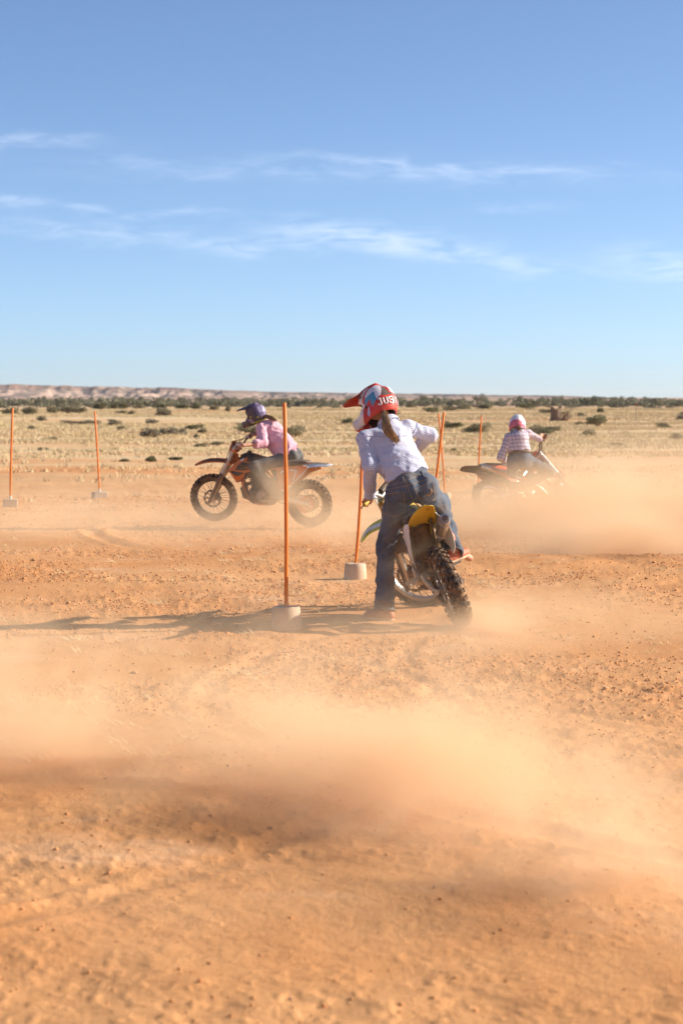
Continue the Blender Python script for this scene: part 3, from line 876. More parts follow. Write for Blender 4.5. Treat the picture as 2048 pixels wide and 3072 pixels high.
def dirt_bike(st):
    """st: style dict. Local frame: x forward, y left, z up, rear contact at the origin."""
    root = empty('dirt_bike')
    S = steer_matrix(st['steer'])
    SB = S @ Matrix.Translation(UF * st.get('bar_rise', 0.0))
    main, acc, seatm = st['main'], st['accent'], st['seat']
    fm = st['frame']
    # wheels
    wheel(root, AF, 0.345, 0.085, 34, st['rim'], 1, 0.13, S, None, 'front_wheel', st['hub'])
    wheel(root, AR, 0.335, 0.112, 30, st['rim'], -1, 0.112, None, st['sprocket'], 'rear_wheel', st['hub'])
    # fork
    for sg in (1, -1):
        b = MB(); y = sg * 0.098
        a = AF + Vector((0, y, 0))
        b.tube([a - UF * 0.045, a + UF * 0.06, a + UF * 0.33], [0.026, 0.027, 0.026], 12)
        leg = b.xf(S).build('fork_leg', M_ALU if sg else M_STEEL, root)
        b = MB(); b.tube([a + UF * 0.30, a + UF * 0.41], [0.0235, 0.0235], 12)
        b.xf(S).build('fork_slider', M_STEEL, leg)
        b = MB(); b.tube([a + UF * 0.40, a + UF * 0.41, a + UF * 0.60, a + UF * 0.86], [0.034, 0.0355, 0.031, 0.029], 12)
        b.xf(S).build('fork_outer_tube', st['fork_outer'], leg)
        b = MB()      # plastic guard down the front of the leg
        rows = []
        for t in np.linspace(-0.07, 0.42, 7):
            w_ = 0.036 if t > 0.0 else 0.045
            rows.append([a + UF * t - NB * f + Vector((0, g, 0)) for (f, g) in ((-0.012, -w_), (0.026, -w_ * 0.8), (0.040, 0), (0.026, w_ * 0.8), (-0.012, w_))])
        b.sheet(rows); b.xf(S).build('fork_guard', st['guard'], root, solid=0.004)
    b = MB()
    for t in (0.60, 0.80):
        c = AF + UF * t + NB * 0.02
        R3 = Matrix.Rotation(-RAKE, 3, 'Y')
        b.box(c, (0.085, 0.255, 0.034), R3)
    b.xf(S).build('triple_clamp', st['clamp'], root, bevel=0.008)
    # front mudguard
    b = MB(); rows = []
    for (x, z, w_, dr) in ((1.735, 0.820, 0.018, 0.010), (1.70, 0.842, 0.052, 0.018), (1.62, 0.882, 0.068, 0.028), (1.50, 0.918, 0.078, 0.036), (1.38, 0.922, 0.082, 0.040), (1.26, 0.912, 0.078, 0.042), (1.16, 0.905, 0.066, 0.036), (1.10, 0.900, 0.056, 0.022)):
        rows.append([(x - 0.02 * abs(u), u * w_ * (1.0 if abs(u) < 1 else 1.03), z - dr * (abs(u) ** 2.2) + (0.010 if abs(u) < 0.1 else 0)) for u in (-1, -0.92, -0.6, -0.25, 0, 0.25, 0.6, 0.92, 1)])
    fen = b.sheet(rows).xf(S).build('front_fender', main, root, solid=0.005, sub=1)
    for sg in (1, -1):
        b = MB()
        rows = []
        for (x, z, w_, dr) in ((1.60, 0.888, 0.070, 0.030), (1.50, 0.918, 0.078, 0.036), (1.38, 0.922, 0.082, 0.040), (1.28, 0.914, 0.079, 0.042)):
            rows.append([(x, sg * u * w_, z - dr * (u ** 2.2) + 0.0045) for u in (0.45, 0.62, 0.80)])
        b.sheet(rows).xf(S).build('fender_decal', st['decal'], fen)
    # handlebar
    b = MB()
    L = [GRIP[1][1], GRIP[1][0], Vector((1.005, 0.20, 1.150)), Vector((1.045, 0.13, 1.085)), Vector((1.075, 0.07, 1.075)), Vector((1.08, 0, 1.075))]
    pts = L + [Vector((p.x, -p.y, p.z)) for p in L[:-1][::-1]]
    b.tube(pts, 0.0135, 8)
    bar = b.xf(SB).build('handlebar', st['bar'], root)
    for sg in (1, -1):
        g0, g1 = GRIP[sg]
        b = MB(); d_ = (g1 - g0).normalized()
        b.tube([g0 - d_ * 0.012, g0 - d_ * 0.008, g0, g1, g1 + d_ * 0.006], [0.024, 0.024, 0.0175, 0.0175, 0.016], 12)
        b.xf(SB).build('grip', st['grip'], bar)
        b = MB(); k = Vector((0.06, sg * -0.02, -0.012))
        b.tube([g0 + Vector((0.0, -sg * 0.05, 0)), g0 + Vector((0.045, -sg * 0.03, -0.005)), g0 + k + d_ * 0.05, g1 + Vector((0.055, 0, -0.012)), g1 + Vector((0.045, sg * 0.008, -0.012))], [0.010, 0.009, 0.007, 0.0065, 0.010], 6)
        b.box(g0 + Vector((0.015, -sg * 0.055, 0.008)), (0.055, 0.045, 0.035))
        b.xf(SB).build('lever', M_ALU, bar, bevel=0.003)
    b = MB(); b.tube([(1.06, -0.085, 1.115), (1.06, 0.085, 1.115)], 0.026, 10)
    b.xf(SB).build('bar_pad', st['pad'], bar)
    # cables
    b = MB()
    for sg in (1, -1):
        b.tube([GRIP[sg][0] + Vector((0.03, -sg * 0.05, 0)), (1.14, sg * 0.12, 1.14), (1.18, sg * 0.05, 1.03), (1.10, sg * 0.04, 0.92)], 0.005, 5)
    b.tube([GRIP[-1][0] + Vector((0.04, 0.05, 0)), (1.20, -0.04, 1.08), (1.235, 0.08, 0.92), AF + UF * 0.45 + Vector((0.05, 0.12, 0)), AF + UF * 0.1 + Vector((-0.01, 0.115, 0))], 0.005, 5)
    b.xf(SB).build('cables', M_BLK, bar)
    b = MB(); c = AF + Vector((-0.075, 0.07, 0.035)); b.box(c, (0.055, 0.05, 0.10), Matrix.Rotation(0.5, 3, 'Y')); b.box(c + Vector((0.01, 0.02, -0.02)), (0.035, 0.03, 0.06))
    b.xf(S).build('brake_caliper', M_DARK, root, bevel=0.008)
    # number board in front of the bar
    b = MB(); rows = []
    for (x, z, w_) in ((1.215, 0.945, 0.055), (1.205, 1.00, 0.095), (1.185, 1.075, 0.110), (1.165, 1.15, 0.100), (1.160, 1.165, 0.085)):
        rows.append([(x - 0.045 * u * u, u * w_, z) for u in (-1, -0.6, 0, 0.6, 1)])
    b.sheet(rows).xf(S).build('number_plate', st['plate'], root, solid=0.004)
    # frame
    b = MB()
    b.tube([(1.165, 0, 0.86), (1.10, 0, 0.99)], 0.036, 12)
    for sg in (1, -1):
        b.tube([(1.12, sg * 0.02, 0.93), (0.98, sg * 0.075, 0.88), (0.72, sg * 0.105, 0.76), (0.54, sg * 0.110, 0.60), (0.49, sg * 0.105, 0.44), (0.52, sg * 0.095, 0.33)], 0.022, 8, flat=((0, 0, 1), 0.7))
        b.tube([(1.15, 0, 0.88), (1.06, sg * 0.02, 0.72), (1.01, sg * 0.035, 0.60), (0.965, sg * 0.055, 0.46), (0.87, sg * 0.07, 0.345), (0.74, sg * 0.085, 0.300), (0.52, sg * 0.095, 0.325)], 0.0175, 8)
        b.tube([(0.66, sg * 0.09, 0.78), (0.35, sg * 0.085, 0.83), (0.05, sg * 0.08, 0.86)], 0.013, 7)
        b.tube([(0.52, sg * 0.10, 0.56), (0.30, sg * 0.09, 0.74), (0.10, sg * 0.08, 0.84)], 0.012, 7)
    b.build('frame', fm, root)
    # engine
    b = MB()
    b.box((0.72, 0, 0.42), (0.34, 0.19, 0.20)); b.box((0.58, 0, 0.46), (0.16, 0.17, 0.15)); b.box((0.79, 0, 0.53), (0.15, 0.14, 0.06))
    eng = b.build('engine', M_DARK, root, bevel=0.03)
    b = MB()
    ax = Vector((0.16, 0, 0.987)); c0 = Vector((0.785, 0, 0.52))
    for k in range(7):
        b.box(c0 + ax * (0.025 + 0.022 * k), (0.155, 0.150, 0.010), Matrix.Rotation(0.16, 3, 'Y'))
    b.box(c0 + ax * 0.10, (0.12, 0.115, 0.22), Matrix.Rotation(0.16, 3, 'Y')); b.box(c0 + ax * 0.215, (0.13, 0.13, 0.05), Matrix.Rotation(0.16, 3, 'Y'))
    b.tube([c0 + ax * 0.23, c0 + ax * 0.27], [0.014, 0.010], 6)
    b.build('cylinder_block', M_DARK, eng, sharp=30)
    for (x, y, z, r, hgt) in ((0.68, 0.098, 0.42, 0.085, 0.028), (0.80, 0.095, 0.40, 0.055, 0.022), (0.66, -0.098, 0.43, 0.095, 0.028), (0.80, -0.095, 0.40, 0.06, 0.025)):
        s_ = 1 if y > 0 else -1
        MB().lathe([(0.0, y + s_ * hgt), (r * 0.82, y + s_ * hgt), (r * 0.95, y + s_ * hgt * 0.7), (r, y), (r, y - s_ * 0.02)], c=(x, 0, z), n=24).build('engine_cover', M_STEEL if r > 0.08 else M_DARK, eng)
    b = MB(); b.tube([(0.70, 0, 0.60), (0.60, 0, 0.625), (0.50, 0, 0.66)], [0.030, 0.034, 0.045], 10); b.box((0.615, 0, 0.60), (0.06, 0.075, 0.10))
    b.build('carburettor', M_ALU, eng, bevel=0.008)
    for sg in (1, -1):       # radiators
        b = MB(); c = Vector((0.985, sg * 0.115, 0.735)); R3 = Matrix.Rotation(-0.30, 3, 'Y')
        b.box(c, (0.032, 0.105, 0.25), R3)
        for k in range(9): b.box(c + R3 @ Vector((0.018, 0, -0.10 + 0.025 * k)), (0.012, 0.108, 0.006), R3)
        b.build('radiator', M_DARK, root)
    # exhaust: header and swollen chamber on the front of the engine, then back along the right
    b = MB()
    b.tube([(0.87, 0.0, 0.585), (0.95, 0.01, 0.565), (1.005, 0.015, 0.50), (0.985, -0.02, 0.40), (0.93, -0.085, 0.36), (0.84, -0.125, 0.44), (0.70, -0.135, 0.56), (0.52, -0.125, 0.63), (0.40, -0.13, 0.66)],
           [0.022, 0.028, 0.045, 0.060, 0.062, 0.052, 0.036, 0.024, 0.020], 14)
    b.build('exhaust_pipe', st['pipe'], root)
    b = MB()
    sp = [(0.40, -0.135, 0.665), (0.34, -0.14, 0.685), (0.30, -0.145, 0.70), (-0.10, -0.155, 0.835), (-0.125, -0.155, 0.845)]
    b.tube(sp, [0.020, 0.036, 0.046, 0.047, 0.040], 18, flat=((0, 0, 1), 0.88))
    sil = b.build('silencer', st['silencer'], root)
    d_ = (Vector(sp[4]) - Vector(sp[2])).normalized()
    b = MB(); b.tube([Vector(sp[4]) - d_ * 0.005, Vector(sp[4]) + d_ * 0.025], 0.021, 14); b.build('outlet', M_DARK, sil)
    b = MB(); b.tube([Vector(sp[2]) + d_ * 0.02, Vector(sp[2]) + d_ * 0.04], 0.049, 18); b.tube([Vector(sp[3]) - d_ * 0.05, Vector(sp[3]) - d_ * 0.035], 0.050, 18)
    b.build('clamp_band', M_ALU, sil)
    # swingarm, shock, chain
    b = MB()
    for sg in (1, -1):
        b.tube([(0.54, sg * 0.085, 0.415), (0.38, sg * 0.105, 0.415), (0.16, sg * 0.108, 0.365), (0.045, sg * 0.108, 0.34), (-0.055, sg * 0.108, 0.335)], [0.036, 0.042, 0.036, 0.030, 0.026], 8, flat=((0, 0, 1), 0.55))
    b.tube([(0.44, -0.10, 0.425), (0.44, 0.10, 0.425)], 0.035, 8)
    b.tube([(0, -0.135, 0.335), (0, 0.135, 0.335)], 0.011, 10)
    b.build('swingarm', M_ALU, root)
    b = MB(); b.tube([(0.40, 0, 0.44), (0.47, 0, 0.74)], 0.022, 10)
    for k in range(8): b.lathe([(0.032, -0.006), (0.042, 0), (0.032, 0.006)], c=(0.415 + 0.007 * k, 0, 0.50 + 0.028 * k), axis='Z', n=14)
    b.build('shock_absorber', st['spring'], root)
    b = MB(); y = 0.064
    loop = arc(0, 0.335, 0.113, math.pi * 0.5, math.pi * 1.5, 12, y) + arc(0.56, 0.41, 0.034, -math.pi * 0.5, math.pi * 0.5, 6, y)
    loop.append(loop[0]); b.tube(loop, 0.0085, 4, cap=False, flat=((0, 1, 0), 1.0))
    b.build('chain', M_CHAIN, root)
    b = MB(); side_panel(b, [(0.19, 0.36), (0.16, 0.285), (0.08, 0.215), (0.02, 0.205), (0.03, 0.235), (0.10, 0.30)], [0.075] * 6, 1, crown=0.004)
    b.build('chain_guide', st['guide'], root, solid=0.02)
    # foot pegs, brake pedal, shift lever, side stand
    pr = st.get('peg_rise', 0.0)
    for sg in (1, -1):
        b = MB(); b.box((0.50, sg * 0.185, 0.345 + pr), (0.055, 0.105, 0.022)); b.tube([(0.52, sg * 0.10, 0.36), (0.50, sg * 0.15, 0.345 + pr)], 0.014, 6)
        for k in range(5): b.box((0.50, sg * (0.145 + 0.02 * k), 0.360 + pr), (0.055, 0.004, 0.012))
        b.build('footpeg', M_STEEL, root)
    b = MB(); b.tube([(0.56, -0.13, 0.33), (0.68, -0.15, 0.32), (0.73, -0.155, 0.35)], 0.009, 6); b.build('brake_pedal', M_STEEL, root)
    b = MB(); b.tube([(0.60, 0.13, 0.38), (0.70, 0.145, 0.37), (0.72, 0.165, 0.385)], 0.008, 6); b.build('shift_lever', M_STEEL, root)
    # tank, seat
    b = MB(); rings = []
    for (x, w_, zt, zb) in ((1.02, 0.055, 0.985, 0.85), (0.96, 0.105, 1.010, 0.80), (0.86, 0.135, 1.005, 0.78), (0.74, 0.125, 0.975, 0.79), (0.62, 0.085, 0.935, 0.80)):
        rings.append([(x, w_ * math.copysign(abs(math.cos(a)) ** 0.7, math.cos(a)), (zt + zb) / 2 + (zt - zb) / 2 * math.copysign(abs(math.sin(a)) ** 0.8, math.sin(a))) for a in np.linspace(0, 2 * math.pi, 17)[:-1]])
    tank = b.loft(rings).build('fuel_tank', st['tank'], root)
    b = MB(); b.tube([(0.90, 0, 1.0), (0.895, 0, 1.035)], [0.036, 0.033], 14); b.build('fuel_cap', M_BLK, tank)
    b = MB(); rings = []
    fr = st['fender_rise']
    for (x, w_, zt, zb) in ((0.93, 0.035, 1.00, 0.95), (0.84, 0.075, 0.995, 0.90), (0.70, 0.085, 0.965, 0.86), (0.52, 0.090, 0.940, 0.85), (0.34, 0.098, 0.935, 0.85), (0.16, 0.102, 0.940, 0.865), (0.03, 0.095, 0.945 + fr * 0.1, 0.895 + fr * 0.1), (-0.03, 0.085, 0.925 + fr * 0.2, 0.905 + fr * 0.2)):
        rings.append([(x, w_ * u, z) for (u, z) in ((1, zb), (1, zb + (zt - zb) * 0.6), (0.86, zt - 0.006), (0.4, zt), (-0.4, zt), (-0.86, zt - 0.006), (-1, zb + (zt - zb) * 0.6), (-1, zb))])
    b.loft(rings).build('seat', seatm, root, sub=1)
    # rear mudguard
    b = MB(); rows = []
    tip = -0.37
    for (x, w_, z, dr) in ((0.26, 0.115, 0.845, 0.06), (0.14, 0.122, 0.865, 0.055), (0.02, 0.122, 0.885, 0.045), (-0.10, 0.112, 0.897, 0.038), (-0.22, 0.100, 0.900, 0.032), (-0.32, 0.088, 0.898, 0.026), (tip, 0.055, 0.893, 0.014)):
        z2 = z + fr * max(0.0, 0.2 - x)
        rows.append([(x, u * w_, z2 - dr * abs(u) ** 2.5) for u in (-1, -0.85, -0.5, 0, 0.5, 0.85, 1)])
    rf = b.sheet(rows).build('rear_fender', st['rear_fender'], root, solid=0.006, sub=1)
    b = MB()
    for k in range(7):
        x = -0.04 - 0.042 * k
        b.box((x, 0, 0.905 + fr * (0.2 - x)), (0.018, 0.10 - 0.006 * k, 0.012))
    b.build('grab_rib', st['rib'], rf, bevel=0.003)
    # inner mud flap ahead of the rear tyre
    b = MB(); rows = []
    for (x, z, w_) in ((0.22, 0.84, 0.09), (0.33, 0.74, 0.08), (0.385, 0.62, 0.07), (0.39, 0.50, 0.055), (0.37, 0.44, 0.04)):
        rows.append([(x + 0.03 * abs(u), u * w_, z) for u in (-1, -0.5, 0, 0.5, 1)])
    b.sheet(rows).build('mud_flap', M_BLK, root, solid=0.004)
    # side panels and radiator shrouds
    for sg in (1, -1):
        b = MB()
        ol = [(0.46, 0.835), (0.22, 0.865), (0.02, 0.885 + fr * 0.1), (-0.055, 0.865 + fr * 0.2), (0.02, 0.775 + fr * 0.1), (0.14, 0.665), (0.26, 0.565), (0.36, 0.515), (0.42, 0.56), (0.44, 0.70)]
        ys = [0.10, 0.125, 0.130, 0.115, 0.135, 0.150, 0.150, 0.135, 0.120, 0.105]
        if sg < 0: ys = [y + (0.055 if 0.5 < ol[i][1] < 0.80 + fr * .1 else 0.0) for i, y in enumerate(ys)]
        side_panel(b, ol, ys, sg)
        pn = b.build('side_panel', st['side'], root, solid=0.005, sharp=50)
        if st.get('trim') is not None:
            lo = [(p[0], p[1]) for p in ol]
            b = MB(); pts = [Vector((lo[i][0], sg * (ys[i] + 0.006), lo[i][1])) for i in (2, 3, 4, 5, 6, 7)]
            b.tube(pts, 0.0085, 5); b.build('panel_edge', st['trim'], pn)
        if st.get('number'):
            for q in st['number']:
                b = MB(); rows = []
                for (p0, p1) in zip(q[:-1], q[1:]):
                    p0, p1 = Vector((p0[0], 0, p0[1])), Vector((p1[0], 0, p1[1])); t = (p1 - p0).normalized(); w_ = Vector((-t.z, 0, t.x)) * 0.011
                    y = sg * (0.158 + (0.055 if sg < 0 else 0))
                    b.add([(p + Vector((0, y, 0))) for p in (p0 - w_ - t * 0.004, p1 - w_ + t * 0.004, p1 + w_ + t * 0.004, p0 + w_ - t * 0.004)], [(0, 1, 2, 3)])
                b.build('race_number', st['trim'], pn)
        b = MB()
        so = [(1.145, 0.775), (1.07, 0.865), (0.97, 0.935), (0.865, 0.975), (0.90, 0.915), (0.78, 0.915), (0.615, 0.885), (0.60, 0.865), (0.70, 0.81), (0.88, 0.755), (0.97, 0.64), (1.03, 0.605), (1.06, 0.655)]
        sy = [0.185, 0.160, 0.140, 0.125, 0.150, 0.155, 0.125, 0.125, 0.150, 0.180, 0.165, 0.160, 0.175]
        side_panel(b, so, sy, sg, crown=0.016)
        sh = b.build('radiator_shroud', st['shroud'], root, solid=0.005, sharp=50)
        for ol2, m2 in st['shroud_decals']:
            b = MB()
            yy_ = lambda x, z: 0.19 - 0.10 * abs(x - 0.98) - 0.10 * max(0, z - 0.80)
            b.add([(x, sg * (yy_(x, z) + 0.016), z) for x, z in ol2], [tuple(range(len(ol2)))])
            b.build('shroud_decal', m2, sh, solid=0.003)
    # skid plate
    b = MB(); rows = []
    for (x, z) in ((0.985, 0.46), (0.93, 0.35), (0.83, 0.285), (0.66, 0.272), (0.55, 0.285)): rows.append([(x, y, z + 0.05 * abs(y / 0.11) ** 3) for y in (-0.11, -0.07, 0, 0.07, 0.11)])
    b.sheet(rows).build('skid_plate', st['skid'], root, solid=0.004)
    return root

def place(root, rear, heading, lean, pitch=0.0):
    """rear: ground point under the rear wheel; heading: world angle of travel; lean: positive to the rider's left"""
    root.matrix_world = Matrix.Translation(rear) @ Matrix.Rotation(heading, 4, 'Z') @ Matrix.Rotation(-pitch, 4, 'Y') @ Matrix.Rotation(-lean, 4, 'X')
    return root.matrix_world.copy()
# ------------------------------------------------------------------ the three bikes
C_OR = (0.72, 0.17, 0.025)
ORANGE = paint('orange_plastic', C_OR, 0.42, dust=0.30)
YELLOW = paint('yellow_plastic', (0.70, 0.47, 0.02), 0.40, dust=0.25)
LIME = paint('lime_yellow_plastic', (0.62, 0.60, 0.05), 0.40, dust=0.25)
RED = paint('red_plastic', (0.62, 0.05, 0.025), 0.40, dust=0.30)
GREY_SEAT = paint('dark_seat_vinyl', (0.045, 0.045, 0.05), 0.65, dust=0.35)
SHR_DECALS = [
    ([(1.02, 0.83), (0.93, 0.90), (0.72, 0.885), (0.66, 0.87), (0.90, 0.83)], M_BLK),
    ([(1.05, 0.79), (0.98, 0.83), (0.80, 0.815), (0.90, 0.785)], M_BLK),
    ([(0.965, 0.93), (0.89, 0.965), (0.925, 0.915)], M_WHITE),
    ([(1.12, 0.765), (1.075, 0.775), (0.92, 0.757), (0.90, 0.745), (1.02, 0.70)], M_BLK),
]
st1 = dict(steer=rad(10.8), main=ORANGE, accent=M_WHITE, seat=GREY_SEAT, frame=ORANGE, rim=M_BLK, hub=ORANGE, sprocket=ORANGE,
           fork_outer=paint('fork_grey', (0.50, 0.47, 0.43), 0.35, 0.6, dust=0.3), guard=paint('fork_guard_brown', (0.13, 0.085, 0.065), 0.5, dust=0.4), clamp=ORANGE, bar=M_BLK, grip=M_BLK, pad=ORANGE, plate=ORANGE,
           pipe=M_DARK, silencer=paint('orange_silencer', (0.60, 0.22, 0.06), 0.45, dust=0.3), spring=M_WHITE, guide=ORANGE, tank=M_BLK, fender_rise=0.0,
           rear_fender=M_WHITE, rib=M_BLK, side=ORANGE, trim=M_WHITE, shroud=ORANGE, shroud_decals=SHR_DECALS, skid=M_BLK, decal=M_BLK,
           number=[[(0.27, 0.80), (0.25, 0.66)], [(0.21, 0.815), (0.11, 0.815), (0.165, 0.68)], [(0.31, 0.80), (0.345, 0.775)]])
st2 = dict(peg_rise=0.075, steer=rad(41), bar_rise=0.07, main=LIME, accent=M_WHITE, seat=GREY_SEAT, frame=M_DARK, rim=M_ALU, hub=M_ALU, sprocket=M_STEEL,
           fork_outer=paint('fork_gold', (0.50, 0.36, 0.12), 0.38, 0.6, dust=0.35), guard=M_BLK, clamp=M_ALU, bar=M_ALU, grip=M_GOLD, pad=M_BLK, plate=M_WHITE,
           pipe=M_STEEL, silencer=M_ALU, spring=YELLOW, guide=M_BLK, tank=YELLOW, fender_rise=0.22,
           rear_fender=YELLOW, rib=YELLOW, side=M_WHITE, trim=None, shroud=YELLOW, shroud_decals=[([(1.02, 0.83), (0.93, 0.90), (0.72, 0.885), (0.66, 0.87), (0.90, 0.83)], M_WHITE)], skid=M_BLK, decal=M_WHITE)
st3 = dict(steer=rad(28), main=RED, accent=M_WHITE, seat=GREY_SEAT, frame=M_ALU, rim=M_ALU, hub=M_ALU, sprocket=M_STEEL,
           fork_outer=M_ALU, guard=M_WHITE, clamp=M_ALU, bar=M_BLK, grip=M_BLK, pad=RED, plate=M_WHITE,
           pipe=M_STEEL, silencer=M_ALU, spring=M_WHITE, guide=M_BLK, tank=RED, fender_rise=0.02,
           rear_fender=paint('black_fender', (0.05, 0.035, 0.03), 0.5, dust=0.35), rib=M_BLK, side=RED, trim=None, shroud=RED, shroud_decals=[([(1.02, 0.83), (0.93, 0.90), (0.72, 0.885), (0.66, 0.87), (0.90, 0.83)], M_WHITE)], skid=M_BLK, decal=M_WHITE)
bike1, bike2, bike3 = dirt_bike(st1), dirt_bike(st2), dirt_bike(st3)
def seat_z(x, y): return gz(x, y) + 0.012
MW1 = place(bike1, (-0.437, 27.70, seat_z(-0.437, 27.70)), rad(156.8), rad(7.4), rad(1.6))
MW2 = place(bike2, (0.955, 15.40, seat_z(0.955, 15.40)), rad(97.2), rad(22.3), rad(-1.2))
MW3 = place(bike3, (2.353, 29.77, seat_z(2.353, 29.77)), rad(30.8), rad(31.0), rad(0))
tag(bike1, 'orange and black dirt bike seen from its left side, heading left', 'dirt bike', 'dirt bikes')
tag(bike2, 'nearest dirt bike, yellow rear mudguard, leaning left with rear wheel spinning up dust', 'dirt bike', 'dirt bikes')
tag(bike3, 'red dirt bike with black tail, half hidden in the dust cloud at right', 'dirt bike', 'dirt bikes')
def bike_pt(MW, st, p, steered=False, bar=False):
    p = Vector(p)
    if bar: p = p + UF * st.get('bar_rise', 0.0)
    if steered or bar: p = steer_matrix(st['steer']) @ p
    return MW @ p

# ================================================================== riders
def surface_nets(fld, o, h):
    """isosurface at zero of a field sampled on a regular grid"""
    s = fld < 0
    nx, ny, nz = fld.shape
    c = np.zeros((nx - 1, ny - 1, nz - 1), np.int8)
    corners = [(i, j, k) for i in (0, 1) for j in (0, 1) for k in (0, 1)]
    for (i, j, k) in corners: c += s[i:nx - 1 + i, j:ny - 1 + j, k:nz - 1 + k]
    act = (c > 0) & (c < 8)
    idx = np.full(act.shape, -1, np.int64); I = np.argwhere(act); idx[act] = np.arange(len(I))
    acc = np.zeros((len(I), 3)); cnt = np.zeros(len(I))
    f8 = {cr: fld[I[:, 0] + cr[0], I[:, 1] + cr[1], I[:, 2] + cr[2]] for cr in corners}
    for a in corners:
        for ax in range(3):
            if a[ax]: continue
            b = list(a); b[ax] = 1; b = tuple(b)
            fa, fb = f8[a], f8[b]; m = (fa < 0) != (fb < 0)
            t = np.where(m, fa / np.where(m, fa - fb, 1), 0)
            p = np.tile(np.array(a, float), (len(I), 1)); p[:, ax] += t
            acc[m] += p[m]; cnt[m] += 1
    V = (I + acc / cnt[:, None]) * h + np.array(o)
    Fs = []
    for ax in range(3):
        u, v = [(1, 2), (2, 0), (0, 1)][ax]
        sl0 = [slice(None)] * 3; sl1 = [slice(None)] * 3
        sl0[ax] = slice(0, -1); sl1[ax] = slice(1, None)
        s0, s1 = s[tuple(sl0)], s[tuple(sl1)]
        E = np.argwhere(s0 != s1)
        ok = (E[:, u] > 0) & (E[:, v] > 0) & (E[:, u] < fld.shape[u] - 1) & (E[:, v] < fld.shape[v] - 1); E = E[ok]
        ins = s0[E[:, 0], E[:, 1], E[:, 2]]
        def cell(du, dv):
            q = E.copy(); q[:, u] += du; q[:, v] += dv; return idx[q[:, 0], q[:, 1], q[:, 2]]
        q = np.stack([cell(-1, -1), cell(0, -1), cell(0, 0), cell(-1, 0)], 1)
        q[~ins] = q[~ins][:, ::-1]
        Fs.append(q)
    F = np.concatenate(Fs); F = F[(F >= 0).all(1)]
    return V, F

def smin(a, b, k):
    h = np.clip(0.5 + 0.5 * (b - a) / k, 0, 1)
    return b * (1 - h) + a * h - k * h * (1 - h)
def smax(a, b, k): return -smin(-a, -b, k)
def A3(v): return np.array([v[0], v[1], v[2]], float)
def capd(p, a, b, ra, rb):
    a, b = A3(a), A3(b); ab = b - a
    t = np.clip(((p - a) @ ab) / max(ab @ ab, 1e-9), 0, 1)
    return np.linalg.norm(p - a - t[:, None] * ab, axis=1) - (ra + (rb - ra) * t)
def ecap(p, a, b, L, wa, da, wb, db):
    """tapered capsule with an oval section, wide along L"""
    a, b, L = A3(a), A3(b), A3(L); ab = b - a
    t = np.clip(((p - a) @ ab) / max(ab @ ab, 1e-9), 0, 1)
    q = p - a - t[:, None] * ab
    u = q @ L; v = np.sqrt(np.maximum((q * q).sum(1) - u * u, 0))
    w = wa + (wb - wa) * t; d = da + (db - da) * t
    return np.sqrt((u * d / w) ** 2 + v * v) - d
def ell(p, c, ax, r):
    """ellipsoid; ax rows are its unit axes"""
    q = (p - A3(c)) @ np.array([A3(a) for a in ax]).T
    r = np.array(r, float); k = np.linalg.norm(q / r, axis=1); g = np.linalg.norm(q / r ** 2, axis=1)
    return k * (k - 1) / np.maximum(g, 1e-9)
def plane(p, c, n): return (p - A3(c)) @ A3(n)
def uni(ds, k=0.03):
    r = ds[0]
    for d in ds[1:]: r = smin(r, d, k)
    return r

def sdf_mesh(name, fn, lo, hi, h):
    lo, hi = np.array(lo), np.array(hi); n = np.ceil((hi - lo) / h).astype(int) + 1
    g = [lo[i] + h * np.arange(n[i]) for i in range(3)]
    K = 4                                   # coarse pass first, fine samples only near the surface
    gc = [lo[i] + h * K * np.arange((n[i] + K - 1) // K + 1) for i in range(3)]
    pc = np.stack(np.meshgrid(*gc, indexing='ij'), -1)
    fc = fn(pc.reshape(-1, 3)).reshape(pc.shape[:3])
    ix = [np.minimum((np.arange(n[i]) + K // 2) // K, len(gc[i]) - 1) for i in range(3)]
    f = fc[np.ix_(*ix)]
    m = np.abs(f) < h * K * 1.9
    X, Y, Z = np.meshgrid(*g, indexing='ij')
    f = f.copy(); f[m] = fn(np.stack([X[m], Y[m], Z[m]], -1))
    return surface_nets(f, lo, h)

def folds(p, d, amp, size, seed, band=0.04, squash=(1, 1, 1)):
    """cloth wrinkles: sharp-edged ridges added near the surface only"""
    m = np.abs(d) < band
    q = p[m] * np.array(squash) / size
    q = q + 0.35 * np.stack([noise3(q * 0.7, seed + 5), noise3(q * 0.7, seed + 6), noise3(q * 0.7, seed + 7)], 1)
    n = noise3(q, seed); n2 = noise3(q * 2.3, seed + 1)
    d = d.copy(); d[m] += amp * (np.abs(n) * 3.0 - 0.55) + amp * 0.45 * (np.abs(n2) * 3 - 0.55)
    return d

def bounds(pts, m):
    q = np.array([A3(p) for p in pts]); return q.min(0) - m, q.max(0) + m

